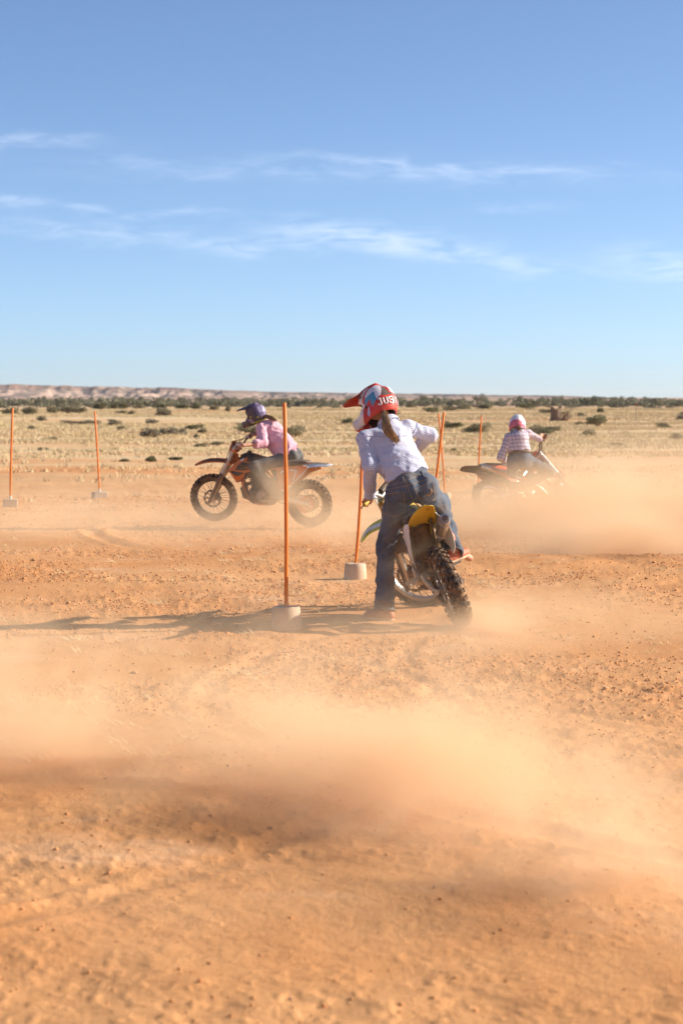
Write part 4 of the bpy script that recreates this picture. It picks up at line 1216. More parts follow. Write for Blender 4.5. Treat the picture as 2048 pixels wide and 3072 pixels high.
def hand_parts(p, wr, g0, g1, palm_from, sg):
    """a hand closed round a grip running g0 -> g1; returns field values"""
    g0, g1 = Vector(g0), Vector(g1); ax = (g1 - g0).normalized()
    mid = g0.lerp(g1, 0.45)
    back = (Vector(wr) - mid); back -= ax * back.dot(ax); back = back.normalized()       # from the grip to the wrist
    up = ax.cross(back).normalized()
    if up.z < 0: up = -up
    ds = []
    palm_c = mid + back * 0.030 + up * 0.012
    ds.append(ecap(p, palm_c - back * 0.012, palm_c + back * 0.045, ax, 0.040, 0.017, 0.030, 0.018))
    ds.append(capd(p, palm_c + back * 0.035, wr, 0.024, 0.027))
    palm = uni(ds, 0.02)
    fing = None
    for k, (o, r, ln) in enumerate(((-0.033, 0.0088, 0.95), (-0.011, 0.0092, 1.05), (0.011, 0.0088, 1.0), (0.032, 0.0078, 0.85))):
        c = mid + ax * o
        k0 = c + back * 0.022 + up * 0.026
        k1 = c - back * 0.008 * ln + up * 0.030
        k2 = c - back * 0.030 * ln + up * 0.004
        k3 = c - back * 0.018 * ln - up * 0.024
        f = np.minimum(np.minimum(capd(p, k0, k1, r, r), capd(p, k1, k2, r, r * 0.95)), capd(p, k2, k3, r * 0.95, r * 0.85))
        fing = f if fing is None else np.minimum(fing, f)
    tdir = ax * (-0.045 if True else 0)
    t0 = palm_c + back * 0.02 - ax * 0.026 - up * 0.008
    t1 = mid - ax * 0.048 - up * 0.022 + back * 0.008
    t2 = mid - ax * 0.036 - up * 0.027 - back * 0.018
    th = np.minimum(capd(p, t0, t1, 0.012, 0.0105), capd(p, t1, t2, 0.0105, 0.0085))
    return smin(smin(palm, fing, 0.006), th, 0.008)

M_SKIN = (lambda n: (n.color(n.mix(n.rng(n.noise(n.tc(), 30, 3), 0.35, 0.65, 0, 0.5), (0.56, 0.29, 0.185), (0.48, 0.225, 0.14))), n.set(rough=0.55, spec=0.35))[1])(NT('skin'))
M_LEATHER = paint('red_leather', (0.52, 0.12, 0.055), 0.5, dust=0.35)
M_SOLE = paint('pale_sole', (0.62, 0.42, 0.26), 0.7, dust=0.2)
M_BELT = paint('brown_belt', (0.10, 0.05, 0.03), 0.55, dust=0.15)
M_PAD = paint('helmet_lining', (0.05, 0.042, 0.035), 0.95, dust=0.1)
M_BTN = paint('dark_button', (0.03, 0.03, 0.05), 0.3, dust=0.05)
def denim(name, c1, c2):
    n = NT(name); v = n.tc()
    a = n.noise(v, 5, 5, 0.6); b = n.noise(v, 160, 2, 0.6, stretch=(1, 1, 0.25))
    c = n.mix(n.rng(a, 0.35, 0.65), c1, c2)
    c = n.mix(n.rng(b, 0.35, 0.7, 0, 0.35), c, tuple(x * 1.7 for x in c2))
    c = n.mix(n.rng(n.noise(v, 8, 4, 0.6), 0.45, 0.8, 0, 0.45), c, (0.40, 0.27, 0.16))
    n.color(c); n.bump(b, 0.25, 0.003)
    return n.set(rough=0.95, spec=0.1)
M_DENIM2 = denim('blue_denim', (0.066, 0.078, 0.100), (0.118, 0.135, 0.165))
M_DENIM1 = denim('grey_denim', (0.085, 0.083, 0.082), (0.13, 0.128, 0.125))
M_STITCH = paint('tan_stitching', (0.50, 0.30, 0.12), 0.8, dust=0.1)

def shirt_mat(name, kind):
    n = NT(name); uv = n.attr('fab')
    sep = n.n.new('ShaderNodeSeparateXYZ'); n.link(uv, sep.inputs[0])
    def stripe(o, per, wid):
        f = n.math('FRACT', n.math('DIVIDE', o, per)); return n.rng(f, wid - 0.06, wid + 0.06, 1.0, 0.0)
    if kind == 'gingham':
        a, b = stripe(sep.outputs[0], 0.0135, 0.5), stripe(sep.outputs[1], 0.0135, 0.5)
        f = n.math('MULTIPLY', n.math('ADD', a, b), 0.5)
        c = n.mix(f, (0.87, 0.87, 0.91), (0.37, 0.38, 0.60))
    elif kind == 'plaid':
        c = n.mix(n.math('MULTIPLY', n.math('ADD', stripe(sep.outputs[0], 0.055, 0.45), stripe(sep.outputs[1], 0.055, 0.45)), 0.5), (0.80, 0.70, 0.74), (0.60, 0.44, 0.52))
        c = n.mix(n.math('MULTIPLY', stripe(sep.outputs[0], 0.0275, 0.14), 0.75), c, (0.09, 0.08, 0.14))
        c = n.mix(n.math('MULTIPLY', stripe(sep.outputs[1], 0.055, 0.12), 0.75), c, (0.09, 0.08, 0.14))
        c = n.mix(n.math('MULTIPLY', stripe(sep.outputs[1], 0.0275, 0.10), 0.5), c, (0.85, 0.82, 0.82))
    else:
        c = n.mix(n.rng(n.noise(n.tc(), 6, 3), 0.35, 0.65), (0.84, 0.44, 0.51), (0.88, 0.52, 0.58))
    c = n.mix(n.rng(n.noise(n.tc(), 4, 4, 0.6), 0.5, 0.85, 0, 0.3), c, (0.62, 0.44, 0.30))
    n.color(c); n.set(rough=0.9, spec=0.1)
    n.bump(n.noise(n.tc(), 45, 4, 0.6), 0.35, 0.006)
    tr = n.n.new('ShaderNodeBsdfTranslucent'); n.link(c, tr.inputs['Color'])
    mx = n.n.new('ShaderNodeMixShader'); mx.inputs[0].default_value = 0.15
    n.link(n.b.outputs[0], mx.inputs[1]); n.link(tr.outputs[0], mx.inputs[2]); n.link(mx.outputs[0], n.n['Material Output'].inputs['Surface'])
    return n.m

def hair_mat(name, c1, c2):
    n = NT(name); b = n.noise(n.tc('Object'), 70, 3, stretch=(1, 1, 0.15))
    n.color(n.mix(n.rng(b, 0.35, 0.65), c1, c2)); return n.set(rough=0.45, spec=0.45)

def hair_tail(root, name, path, width, mat, n=190, seed=1, flare=0.5):
    """locks of tapering strands along a path"""
    rng = np.random.default_rng(seed); b = MB(); path = [Vector(p) for p in path]
    m = len(path); locks = []
    for k in range(11):
        o = Vector(rng.normal(0, 1, 3)).normalized() * width * rng.uniform(0.15, 1.0)
        locks.append((o, rng.uniform(0, 6.28), rng.uniform(0.72, 1.08), rng.uniform(0.004, 0.012)))
    for k in range(n):
        o, ph, L, wa = locks[k % 11]
        so = Vector(rng.normal(0, 1, 3)).normalized() * width * 0.42 * rng.random() ** 0.5
        L = L * rng.uniform(0.9, 1.04); pts, rs = [], []
        fly = Vector(rng.normal(0, 1, 3)) * (0.02 if rng.random() < 0.06 else 0.003)
        for i in range(11):
            t = i / 10 * L; f = min(t, 0.999) * (m - 1); j = min(int(f), m - 2)
            p = path[j].lerp(path[j + 1], f - j) if t < 1 else path[-1] + (path[-1] - path[-2]).normalized() * (t - 1) * 0.25
            env = (0.22 + 0.95 * math.sin(min(t * 1.25, 1) * math.pi * 0.5)) * (1 - flare * max(0, t - 0.45))
            se = 1.0 - 0.75 * t
            w = Vector((math.sin(t * 8 + ph), math.cos(t * 7 + ph), 0)) * wa * t
            pts.append(p + o * env + so * (0.4 + 0.6 * env) * se + w + fly * t * t); rs.append(0.0026 * (1 - 0.6 * t))
        b.tube(pts, rs, 3, cap=False)
    return b.build(name, mat, root)
def in_poly(x, z, poly):
    r = np.zeros(len(x), bool); n = len(poly)
    for i in range(n):
        (x0, z0), (x1, z1) = poly[i], poly[(i + 1) % n]
        c = ((z0 > z) != (z1 > z)) & (x < (x1 - x0) * (z - z0) / (z1 - z0 + 1e-12) + x0)
        r ^= c
    return r
I3 = ((1, 0, 0), (0, 1, 0), (0, 0, 1))
def helm_outer(p):
    d = ell(p, (-0.008, 0, 0.008), I3, (0.146, 0.124, 0.140))
    d = smin(d, ell(p, (-0.045, 0, -0.06), I3, (0.102, 0.112, 0.10)), 0.05)
    for s in (1, -1):
        d = smin(d, ecap(p, (-0.02, s * 0.078, -0.085), (0.095, s * 0.082, -0.095), (0, 0, 1), 0.055, 0.034, 0.046, 0.030), 0.04)
        d = smin(d, ecap(p, (0.095, s * 0.080, -0.095), (0.190, s * 0.030, -0.108), (0, 0, 1), 0.046, 0.028, 0.040, 0.026), 0.03)
    d = smin(d, ecap(p, (0.192, -0.028, -0.108), (0.192, 0.028, -0.108), (0, 0, 1), 0.040, 0.026, 0.040, 0.026), 0.03)
    # raised spine over the crown and a ducktail at the back
    d = smin(d, ecap(p, (-0.135, -0.035, 0.02), (-0.135, 0.035, 0.02), (0, 0, 1), 0.045, 0.014, 0.045, 0.014), 0.03)
    d = smin(d, ecap(p, (-0.06, 0, 0.138), (0.07, 0, 0.122), (0, 1, 0), 0.045, 0.012, 0.05, 0.012), 0.03)
    return d
def helm_field(p):
    d = helm_outer(p)
    d = smax(d, -ell(p, (0.150, 0, -0.008), I3, (0.120, 0.104, 0.056)), 0.012)
    d = smax(d, -np.minimum(ell(p, (0, 0, -0.008), I3, (0.116, 0.100, 0.112)), ecap(p, (0.01, 0, -0.03), (0.0, 0, -0.30), (1, 0, 0), 0.120, 0.094, 0.125, 0.098)), 0.008)
    n = Vector((-0.10, 0, -1)).normalized()
    d = smax(d, plane(p, (0, 0, -0.135), n), 0.010)
    d = smax(d, -np.maximum(np.abs(p[:, 1]) - 0.035, np.maximum(np.abs(p[:, 2] + 0.115) - 0.016, 0.195 - p[:, 0])), 0.006)   # mouth vent
    return d
_HV, _HF = sdf_mesh('helmet', helm_field, (-0.18, -0.15, -0.19), (0.24, 0.15, 0.17), 0.0042)
def paint_attr(name, rough=0.25, dust=0.22):
    n = NT(name); c = n.attr('paint'); v = n.tc()
    f = n.math('MULTIPLY', n.rng(n.noise(v, 14, 5, 0.65), 0.35, 0.75), dust)
    n.color(n.mix(f, c, DUST)); n.link(n.math('ADD', n.math('MULTIPLY', f, 1.2), rough), n.b.inputs['Roughness'])
    return n.set(spec=0.35)
M_HPAINT = paint_attr('helmet_paint')

def helmet(root, HM, colors, peak_mat, style):
    """HM: matrix of the head; colors(p) -> rgb per vertex"""
    me = mesh_np('helmet', _HV, _HF); C = colors(_HV)
    inside = helm_outer(_HV) < -0.006
    C[inside] = (0.045, 0.038, 0.032)
    vcol(me, 'paint', C)
    h = obj('helmet', me, M_HPAINT, root); h.matrix_world = HM
    b = MB(); rows = []
    for (x, z, w_, dr) in ((-0.045, 0.150, 0.030, 0.012), (0.02, 0.152, 0.078, 0.035), (0.09, 0.138, 0.108, 0.062), (0.15, 0.130, 0.105, 0.048), (0.205, 0.124, 0.088, 0.030), (0.246, 0.114, 0.062, 0.016), (0.256, 0.111, 0.040, 0.008)):
        rows.append([(x - 0.05 * (abs(u) ** 3 if x > 0.1 else 0), u * w_, z - dr * abs(u) ** 1.8 + 0.006 * math.cos(u * 6.28)) for u in (-1, -0.85, -0.5, -0.2, 0, 0.2, 0.5, 0.85, 1)])
    b.sheet(rows)
    pk = b.build('helmet_peak', peak_mat, h, solid=0.005, sub=1)
    pk.matrix_parent_inverse = Matrix.Identity(4)
    for s in (1, -1):
        MB().lathe([(0.0, s * 0.127), (0.010, s * 0.127), (0.012, s * 0.115)], c=(0.075, 0, 0.055), n=10).build('helmet_screw', M_BLK, h)
        MB().lathe([(0.0, s * 0.128), (0.008, s * 0.128), (0.010, s * 0.10)], c=(0.055, 0, -0.045), n=10).build('helmet_screw', M_BLK, h)
    return h

def on_shell(pts, off=0.002):
    """push points outward from the head's axis onto the helmet surface"""
    P0 = np.array(pts, float); c = np.stack([P0[:, 0] * 0, P0[:, 1] * 0, P0[:, 2]], 1); dr = P0 - c; dr /= np.linalg.norm(dr, axis=1)[:, None]
    lo, hi = np.zeros(len(P0)) + 0.03, np.zeros(len(P0)) + 0.3
    for _ in range(26):
        m = (lo + hi) / 2; f = helm_outer(c + dr * m[:, None]); lo = np.where(f < 0, m, lo); hi = np.where(f < 0, hi, m)
    return c + dr * (hi + off)[:, None]

def letter_strips(h, text, az0, step, z0, hgt, wid, mat):
    """block letters bent onto the back of a helmet"""
    S = {'J': [[(0.25, 1), (0.95, 1)], [(0.75, 1), (0.75, 0.12), (0.62, 0), (0.15, 0), (0.0, 0.14), (0.0, 0.30)]],
         'U': [[(0.08, 1), (0.08, 0.14), (0.22, 0), (0.78, 0), (0.92, 0.14), (0.92, 1)]],
         'S': [[(0.95, 0.78), (0.95, 0.9), (0.82, 1), (0.18, 1), (0.05, 0.88), (0.05, 0.62), (0.18, 0.52), (0.82, 0.48), (0.95, 0.38), (0.95, 0.12), (0.82, 0), (0.18, 0), (0.05, 0.10), (0.05, 0.24)]],
         'T': [[(0.0, 1), (1.0, 1)], [(0.5, 1), (0.5, 0)]],
         '1': [[(0.30, 0.86), (0.55, 1), (0.55, 0)]]}
    for i, ch in enumerate(text):
        V, F = [], []
        for st in S[ch]:
            q = [Vector((x * wid, z * hgt)) for x, z in st]
            sub = [q[0]]
            for a, b_ in zip(q[:-1], q[1:]):
                k = max(1, int((b_ - a).length / 0.006)); sub += [a.lerp(b_, (j + 1) / k) for j in range(k)]
            for j, p in enumerate(sub):
                t = (sub[min(j + 1, len(sub) - 1)] - sub[max(j - 1, 0)]).normalized(); w = Vector((-t.y, t.x)) * hgt * 0.095
                V += [p - w, p + w]
            n0 = len(V) - 2 * len(sub)
            F += [(n0 + 2 * j, n0 + 2 * j + 2, n0 + 2 * j + 3, n0 + 2 * j + 1) for j in range(len(sub) - 1)]
        a0 = az0 - i * step
        pts = []
        for v in V:
            a = a0 - (v.x - wid / 2) / 0.128          # reads left to right from behind
            pts.append((-math.cos(a) * 0.1, math.sin(a) * 0.1, z0 + v.y - hgt / 2))
        Q = on_shell(pts, 0.0035)
        b = MB(); b.add([tuple(p) for p in Q], F)
        o = b.build('letter', mat, h, solid=0.003); o.matrix_parent_inverse = Matrix.Identity(4)

def frame(fwd, up):
    f = Vector(fwd).normalized(); u = Vector(up); u = (u - f * u.dot(f)).normalized(); l = u.cross(f)
    return Matrix(((f.x, l.x, u.x, 0), (f.y, l.y, u.y, 0), (f.z, l.z, u.z, 0), (0, 0, 0, 1)))

def make_rider(J, o):
    """J: joints in world space; o: options. Returns the Empty that carries body, clothes, helmet and hair."""
    base = (Vector(J['anL']) + Vector(J['anR'])) / 2
    root = empty('person', (base.x, base.y, gz(base.x, base.y)))
    bpy.context.view_layer.update()
    W = root.matrix_world.inverted()
    h = o['h']
    lat = (Vector(J['shL']) - Vector(J['shR'])).normalized()
    hlat = (Vector(J['hipL']) - Vector(J['hipR'])).normalized()
    mlat = (lat + hlat).normalized()
    chest, waist, pel = Vector(J['chest']), Vector(J['waist']), Vector(J['pelvis'])
    fwdt = lat.cross(chest - pel).normalized()       # sign fixed below
    if fwdt.dot(Vector(J['front'])) < 0: fwdt = -fwdt
    HM = Matrix.Translation(J['head']) @ frame(J['face'], J['up']) @ Matrix.Scale(o.get('helm', 1.0), 4)
    def to_obj(V): return (np.array([A3(W @ Vector(v)) for v in ((0, 0, 0),)]) + (V - 0))
    off = np.array([root.location.x, root.location.y, root.location.z])
    # --- skin: one continuous body
    def body(p):
        ds = [ecap(p, pel, waist, hlat, 0.135, 0.085, 0.105, 0.080), ecap(p, waist, chest, mlat, 0.105, 0.080, 0.125, 0.090),
              capd(p, J['shL'], J['shR'], 0.042, 0.042), capd(p, chest, J['neck'], 0.07, 0.050), capd(p, J['neck'], J['head'], 0.050, 0.055)]
        for s in 'LR':
            ds += [capd(p, J['sh' + s], J['el' + s], 0.042, 0.034), capd(p, J['el' + s], J['wr' + s], 0.036, 0.024),
                   capd(p, J['hip' + s], J['kn' + s], 0.075, 0.052), capd(p, J['kn' + s], J['an' + s], 0.050, 0.034), capd(p, J['an' + s], J['toe' + s], 0.036, 0.028)]
        d = uni(ds, 0.035)
        hd = HM
        c = Vector(J['head']); R = hd.to_3x3(); ax = [R @ Vector(v) for v in I3]
        d = smin(d, ell(p, c + ax[2] * 0.015, ax, (0.096, 0.076, 0.100)), 0.03)
        d = smin(d, ell(p, c + ax[0] * 0.035 - ax[2] * 0.055, ax, (0.062, 0.055, 0.065)), 0.03)
        d = smin(d, capd(p, c + ax[0] * 0.098 - ax[2] * 0.005, c + ax[0] * 0.118 - ax[2] * 0.035, 0.010, 0.014), 0.012)   # nose
        for s in (1, -1):
            d = smax(d, -ell(p, c + ax[0] * 0.098 + ax[1] * (0.033 * s) + ax[2] * 0.008, ax, (0.018, 0.018, 0.012)), 0.012)  # eye sockets
            d = smin(d, ell(p, c + ax[1] * (0.076 * s) - ax[0] * 0.005, ax, (0.02, 0.008, 0.03)), 0.006)
        d = smax(d, -ell(p, c + ax[0] * 0.104 - ax[2] * 0.066, ax, (0.014, 0.024, 0.003)), 0.006)      # mouth
        return d
    pts = [J[k] for k in ('head', 'neck', 'chest', 'pelvis') + tuple(a + s for a in ('sh', 'el', 'wr', 'hip', 'kn', 'an', 'toe') for s in 'LR')]
    lo, hi = bounds(pts, 0.14)
    V, F = sdf_mesh('body', body, lo, hi, max(h, 0.011))
    parts = [(V, F)]
    for s in 'LR':
        if J.get('grip' + s):
            g0, g1 = J['grip' + s]
            l2, h2 = bounds([g0, g1, J['wr' + s]], 0.07)
            parts.append(sdf_mesh('hand', lambda p: hand_parts(p, J['wr' + s], g0, g1, None, 1), l2, h2, 0.0045))
    n0 = 0; VV, FF = [], []
    for v, f in parts: VV.append(v); FF.append(f + n0); n0 += len(v)
    obj('body', mesh_np('body', np.concatenate(VV) - off, np.concatenate(FF)), M_SKIN, root)
    # --- shirt
    slv = o.get('sleeve', 1.0)
    cuff = {s: Vector(J['el' + s]).lerp(Vector(J['wr' + s]), slv) for s in 'LR'}
    wl, hem_n = Vector(J['hem']), Vector(J['hem_n']).normalized()
    tw = o.get('torso_w', 1.0); td = o.get('torso_d', 1.0)
    def arms(p, s):
        fl = o.get('cuff_r', 0.040)
        ak = o.get('arm', 1.0)
        return smin(capd(p, J['sh' + s], J['el' + s], 0.064 * ak, 0.054 * ak), capd(p, J['el' + s], cuff[s], 0.055 * ak, fl), 0.03)
    def torso(p):
        return uni([ecap(p, pel, waist, hlat, 0.182 * tw, 0.122 * td, 0.162 * tw, 0.112 * td), ecap(p, waist, chest, mlat, 0.162 * tw, 0.112 * td, 0.162 * tw, 0.118 * td),
                    capd(p, J['shL'], J['shR'], 0.062, 0.062), capd(p, chest, J['neck'], 0.10, 0.066)], 0.05)
    def shirt(p):
        d = smax(folds(p, torso(p), o.get('fold', 0.008), 0.085, o['seed'], squash=o.get('squash', (1, 1, 1.4))), plane(p, wl, -hem_n) + 0.012 * np.sin(p @ A3(mlat) * 38 + 1), 0.008)
        for s in 'LR':
            d = smin(d, folds(p, arms(p, s), o.get('fold', 0.008) * 0.8, 0.06, o['seed'] + 9), 0.03)
        for s in 'LR':
            ax = (cuff[s] - Vector(J['el' + s])).normalized()
            near = np.linalg.norm(p - A3(cuff[s]), axis=1) < 0.12
            d = np.where(near, smax(d, plane(p, cuff[s], ax), 0.004), d)
        nk = Vector(J['neck']) + (Vector(J['head']) - Vector(J['neck'])).normalized() * 0.01
        d = smax(d, plane(p, nk, (Vector(J['head']) - Vector(J['neck'])).normalized()), 0.01)
        return d
    lo, hi = bounds([J[k] for k in ('shL', 'shR', 'elL', 'elR', 'neck', 'chest', 'waist', 'hem')] + [cuff['L'], cuff['R']], 0.19)
    V, F = sdf_mesh('shirt', shirt, lo, hi, h)
    me = mesh_np('shirt', V - off, F)
    dt, dl, dr_ = torso(V), arms(V, 'L'), arms(V, 'R')
    fab = np.stack([V @ A3(mlat), V @ A3((chest - pel).normalized()), V[:, 0] * 0], 1)
    for d_, s in ((dl, 'L'), (dr_, 'R')):
        m = d_ < dt - 0.012
        for a_, b_ in ((J['sh' + s], J['el' + s]), (J['el' + s], J['wr' + s])):
            a0, b0 = A3(a_), A3(b_); ab = (b0 - a0); L = np.linalg.norm(ab); ab /= L
            t = (V - a0) @ ab
            mm = m & (t > 0) if a_ is J['sh' + s] else m & (t > 0.0)
            q = V - a0 - t[:, None] * ab
            e1 = np.cross(ab, [0.3, 0.9, 0.1]); e1 /= np.linalg.norm(e1); e2 = np.cross(ab, e1)
            ang = np.arctan2(q @ e1, q @ e2)
            if a_ is not J['sh' + s]: mm = mm & (((V - A3(J['el' + s])) @ ab) > 0)
            fab[mm, 0] = (ang * 0.054)[mm]; fab[mm, 1] = t[mm]
    at = me.attributes.new('fab', 'FLOAT_VECTOR', 'POINT'); at.data.foreach_set('vector', fab.astype(np.float32).ravel())
    sh = obj('shirt', me, o['shirt_mat'], root)
    # collar
    ax = (Vector(J['head']) - Vector(J['neck'])).normalized()
    b = MB(); ring = []
    for t_, r_ in ((-0.02, 0.078), (0.012, 0.074), (0.030, 0.080), (0.006, 0.090), (-0.016, 0.096)):
        c = Vector(J['neck']) + ax * t_; e1 = mlat - ax * mlat.dot(ax); e1.normalize(); e2 = ax.cross(e1)
        ring.append([(c + e1 * math.cos(a) * r_ + e2 * math.sin(a) * r_ * 0.92) - root.location for a in np.linspace(0, 2 * math.pi, 23)[:-1]])
    b.loft(ring, cap=False); cm = b.build('collar', o['shirt_mat'], sh, solid=0.004)
    cv = np.array([v.co[:] for v in cm.data.vertices], np.float32)
    ca = cm.data.attributes.new('fab', 'FLOAT_VECTOR', 'POINT'); ca.data.foreach_set('vector', np.stack([cv[:, 0], cv[:, 2], cv[:, 1]], 1).ravel())
    # --- jeans
    flare = o.get('flare', 0.078)
    bt = -fwdt
    hemL = {s: Vector(J['an' + s]) + (Vector(J['an' + s]) - Vector(J['kn' + s])).normalized() * o.get('hem_drop' + s, o.get('hem_drop', 0.03)) for s in 'LR'}
    hw = o.get('hip_w', 1.0)
    def jeans(p):
        ds = [ecap(p, pel, waist, hlat, 0.165 * hw, 0.118, 0.135 * hw, 0.100)]
        for s in 'LR':
            hp = Vector(J['hip' + s]); kn, an = Vector(J['kn' + s]), Vector(J['an' + s])
            sg = 1 if s == 'L' else -1
            ds += [capd(p, hp, kn, 0.098 * hw, 0.072), capd(p, kn, kn.lerp(an, 0.55), 0.072, 0.066), capd(p, kn.lerp(an, 0.55), hemL[s], 0.066, flare)]
            ds.append(ell(p, pel + hlat * (0.075 * sg) + bt * 0.055 - (chest - pel).normalized() * 0.05, [hlat, bt, hlat.cross(bt)], (0.098, 0.095, 0.105)))
        d = uni(ds, 0.045)
        d = folds(p, d, o.get('jfold', 0.006), 0.10, o['seed'] + 40, squash=(1, 1, 1.5))
        for s in 'LR':
            n_ = (hemL[s] - Vector(J['kn' + s])).normalized()
            near = np.linalg.norm(p - A3(hemL[s]), axis=1) < 0.13
            d = np.where(near, smax(d, plane(p, hemL[s], n_), 0.004), d)
            inner = capd(p, hemL[s] + n_ * 0.2, hemL[s] - n_ * 0.05, flare - 0.012, flare - 0.016)
            d = np.where(near, smax(d, -inner, 0.004), d)
        wtop = Vector(J['hem']) + hem_n * 0.07
        return smax(d, plane(p, wtop, hem_n), 0.01)
    lo, hi = bounds([J[k] for k in ('hipL', 'hipR', 'knL', 'knR', 'anL', 'anR', 'waist', 'pelvis')], 0.20)
    V, F = sdf_mesh('jeans', jeans, lo, hi, h)
    jn = obj('jeans', mesh_np('jeans', V - off, F), o['jeans_mat'], root)
    # --- shoes
    for s in 'LR':
        an, toe = Vector(J['an' + s]), Vector(J['toe' + s])
        up = Vector(J.get('soleup' + s, (0, 0, 1))).normalized()
        f = (toe - an); f -= up * f.dot(up); f.normalize(); sd = up.cross(f)
        sole = Vector(J.get('sole' + s, an - up * 0.085))
        heel = sole - f * 0.055; tip = sole + f * 0.165
        def shoe(p):
            d = uni([capd(p, an + up * 0.10, sole + up * 0.05 - f * 0.01, 0.048, 0.048), ecap(p, heel + up * 0.042, sole + f * 0.06 + up * 0.040, sd, 0.042, 0.044, 0.048, 0.046), ecap(p, sole + f * 0.05 + up * 0.044, tip - f * 0.032 + up * 0.036, sd, 0.048, 0.044, 0.044, 0.042)], 0.025)
            return smax(d, plane(p, sole + up * 0.018, -up), 0.006)
        def solef(p):
            d = uni([ecap(p, heel + up * 0.02, sole + f * 0.05 + up * 0.02, sd, 0.043, 0.040, 0.050, 0.044), ecap(p, sole + f * 0.05 + up * 0.02, tip - f * 0.036 + up * 0.02, sd, 0.050, 0.044, 0.044, 0.038)], 0.02)
            return smax(smax(d, plane(p, sole + up * 0.022, up), 0.003), plane(p, sole, -up), 0.003)
        lo, hi = bounds([an + up * 0.10, heel, tip, sole], 0.075)
        V, F = sdf_mesh('shoe', shoe, lo, hi, 0.0075)
        so = obj('boot', mesh_np('boot', V - off, F), o.get('shoe_mat', M_LEATHER), root)
        V, F = sdf_mesh('sole', solef, lo, hi, 0.0065)
        obj('sole', mesh_np('sole', V - off, F), M_SOLE, so)
        b = MB()
        for k in range(4):
            c = sole + f * (0.045 + 0.022 * k) + up * (0.078 - 0.006 * k) - root.location
            b.tube([c - sd * 0.024, c + up * 0.006, c + sd * 0.024], 0.004, 5)
        b.build('laces', o.get('lace_mat', M_LEATHER), so)
    bpy.context.view_layer.update()
    HL = Matrix.Translation(-root.location) @ HM
    hm = helmet(root, HM, o['hcol'], o['peak'], o)
    hm.matrix_world = HM
    bpy.context.view_layer.update()
    return root, HM, hm, jn, sh

def to_local(root, pts): return [Vector(p) - root.location for p in pts]

# --- near rider, blue gingham shirt
def hcol2(p):
    x, y, z = p[:, 0], np.abs(p[:, 1]), p[:, 2]
    C = np.tile(np.array((0.60, 0.045, 0.035)), (len(p), 1))
    side = y > 0.045
    front = in_poly(x, z, [(-0.015, 0.116), (0.06, 0.112), (0.13, 0.06), (0.15, -0.05), (0.20, -0.06), (0.24, -0.16), (0.13, -0.16), (0.10, -0.105), (0.085, -0.05), (0.06, -0.02), (0.075, 0.01), (0.05, 0.06), (0.02, 0.095)])
    C[front & side] = (0.76, 0.68, 0.64)
    dark = in_poly(x, z, [(-0.20, -0.004), (-0.12, -0.008), (-0.086, -0.006), (-0.102, 0.06), (-0.10, 0.12), (-0.20, 0.16)])
    C[dark] = (0.10, 0.085, 0.080)
    white = in_poly(x, z, [(-0.096, 0.110), (-0.100, 0.05), (-0.086, 0.001), (-0.049, -0.022), (-0.043, 0.049), (0.045, 0.02), (0.03, 0.055), (-0.009, 0.094), (-0.057, 0.114)])
    C[white & side] = (0.80, 0.74, 0.76)
    blue = in_poly(x, z, [(-0.043, 0.054), (-0.049, -0.024), (0.007, -0.068), (0.003, 0.003), (0.060, -0.030), (0.045, 0.024)])
    C[blue & side] = (0.06, 0.30, 0.48)
    bl2 = in_poly(x, z, [(0.030, -0.052), (0.040, -0.052), (0.066, -0.10), (0.056, -0.125), (0.040, -0.095)])
    C[bl2 & side] = (0.45, 0.52, 0.74)
    vent = (y < 0.062) & (x < -0.06) & (z > 0.010) & (z < 0.118)
    C[vent] = (0.60, 0.045, 0.035)
    vi = (y < 0.048) & (x < -0.06) & (z > 0.018) & (z < 0.108)
    C[vi] = (0.55, 0.76, 0.86)
    top = (y < 0.03) & (z > 0.12) & (x < 0.03)
    C[top] = (0.10, 0.42, 0.52)
    return C
gL2 = [bike_pt(MW2, st2, p, bar=True) for p in GRIP[1]]
gR2 = [bike_pt(MW2, st2, p, bar=True) for p in GRIP[-1]]
peg2R = bike_pt(MW2, st2, (0.50, -0.19, 0.362 + st2['peg_rise']))
J2 = dict(
    head=P(1128, 1213, 16.12), face=(-0.87, 0.22, -0.44), up=(-0.36, 0.46, 0.81), neck=P(1163, 1268, 16.05), chest=P(1172, 1325, 15.98),
    shL=P(1092, 1316, 15.93), shR=P(1222, 1284, 16.10), elL=P(1108, 1400, 15.80), wrL=(gL2[0].lerp(gL2[1], 0.45) + Vector((0.02, -0.075, 0.035))),
    elR=P(1290, 1304, 16.18), wrR=(gR2[0].lerp(gR2[1], 0.45) + Vector((0.055, -0.06, 0.03))),
    waist=P(1203, 1396, 15.88), pelvis=P(1238, 1458, 15.80), hipL=P(1196, 1482, 15.78), hipR=P(1276, 1476, 15.84),
    knL=P(1156, 1645, 15.98), anL=P(1150, 1806, 15.88), toeL=P(1112, 1850, 16.0),
    knR=P(1322, 1512, 16.18), anR=P(1358, 1618, 15.97), toeR=P(1395, 1655, 16.1),
    front=(-0.2, 1, 0), hem=P(1204, 1432, 15.84), hem_n=(-0.36, 0.15, 0.92), gripL=gL2, gripR=gR2,
    soleL=None, soleR=P(1358, 1655, 15.98), souleup=None)
gx, gy = J2['anL'].x, J2['anL'].y
J2['soleL'] = Vector((gx, gy, gz(gx, gy) - 0.004)); J2['toeL'] = J2['soleL'] + Vector((-0.15, 0.10, 0.02)); J2['anL'] = J2['soleL'] + Vector((0.01, 0, 0.095))
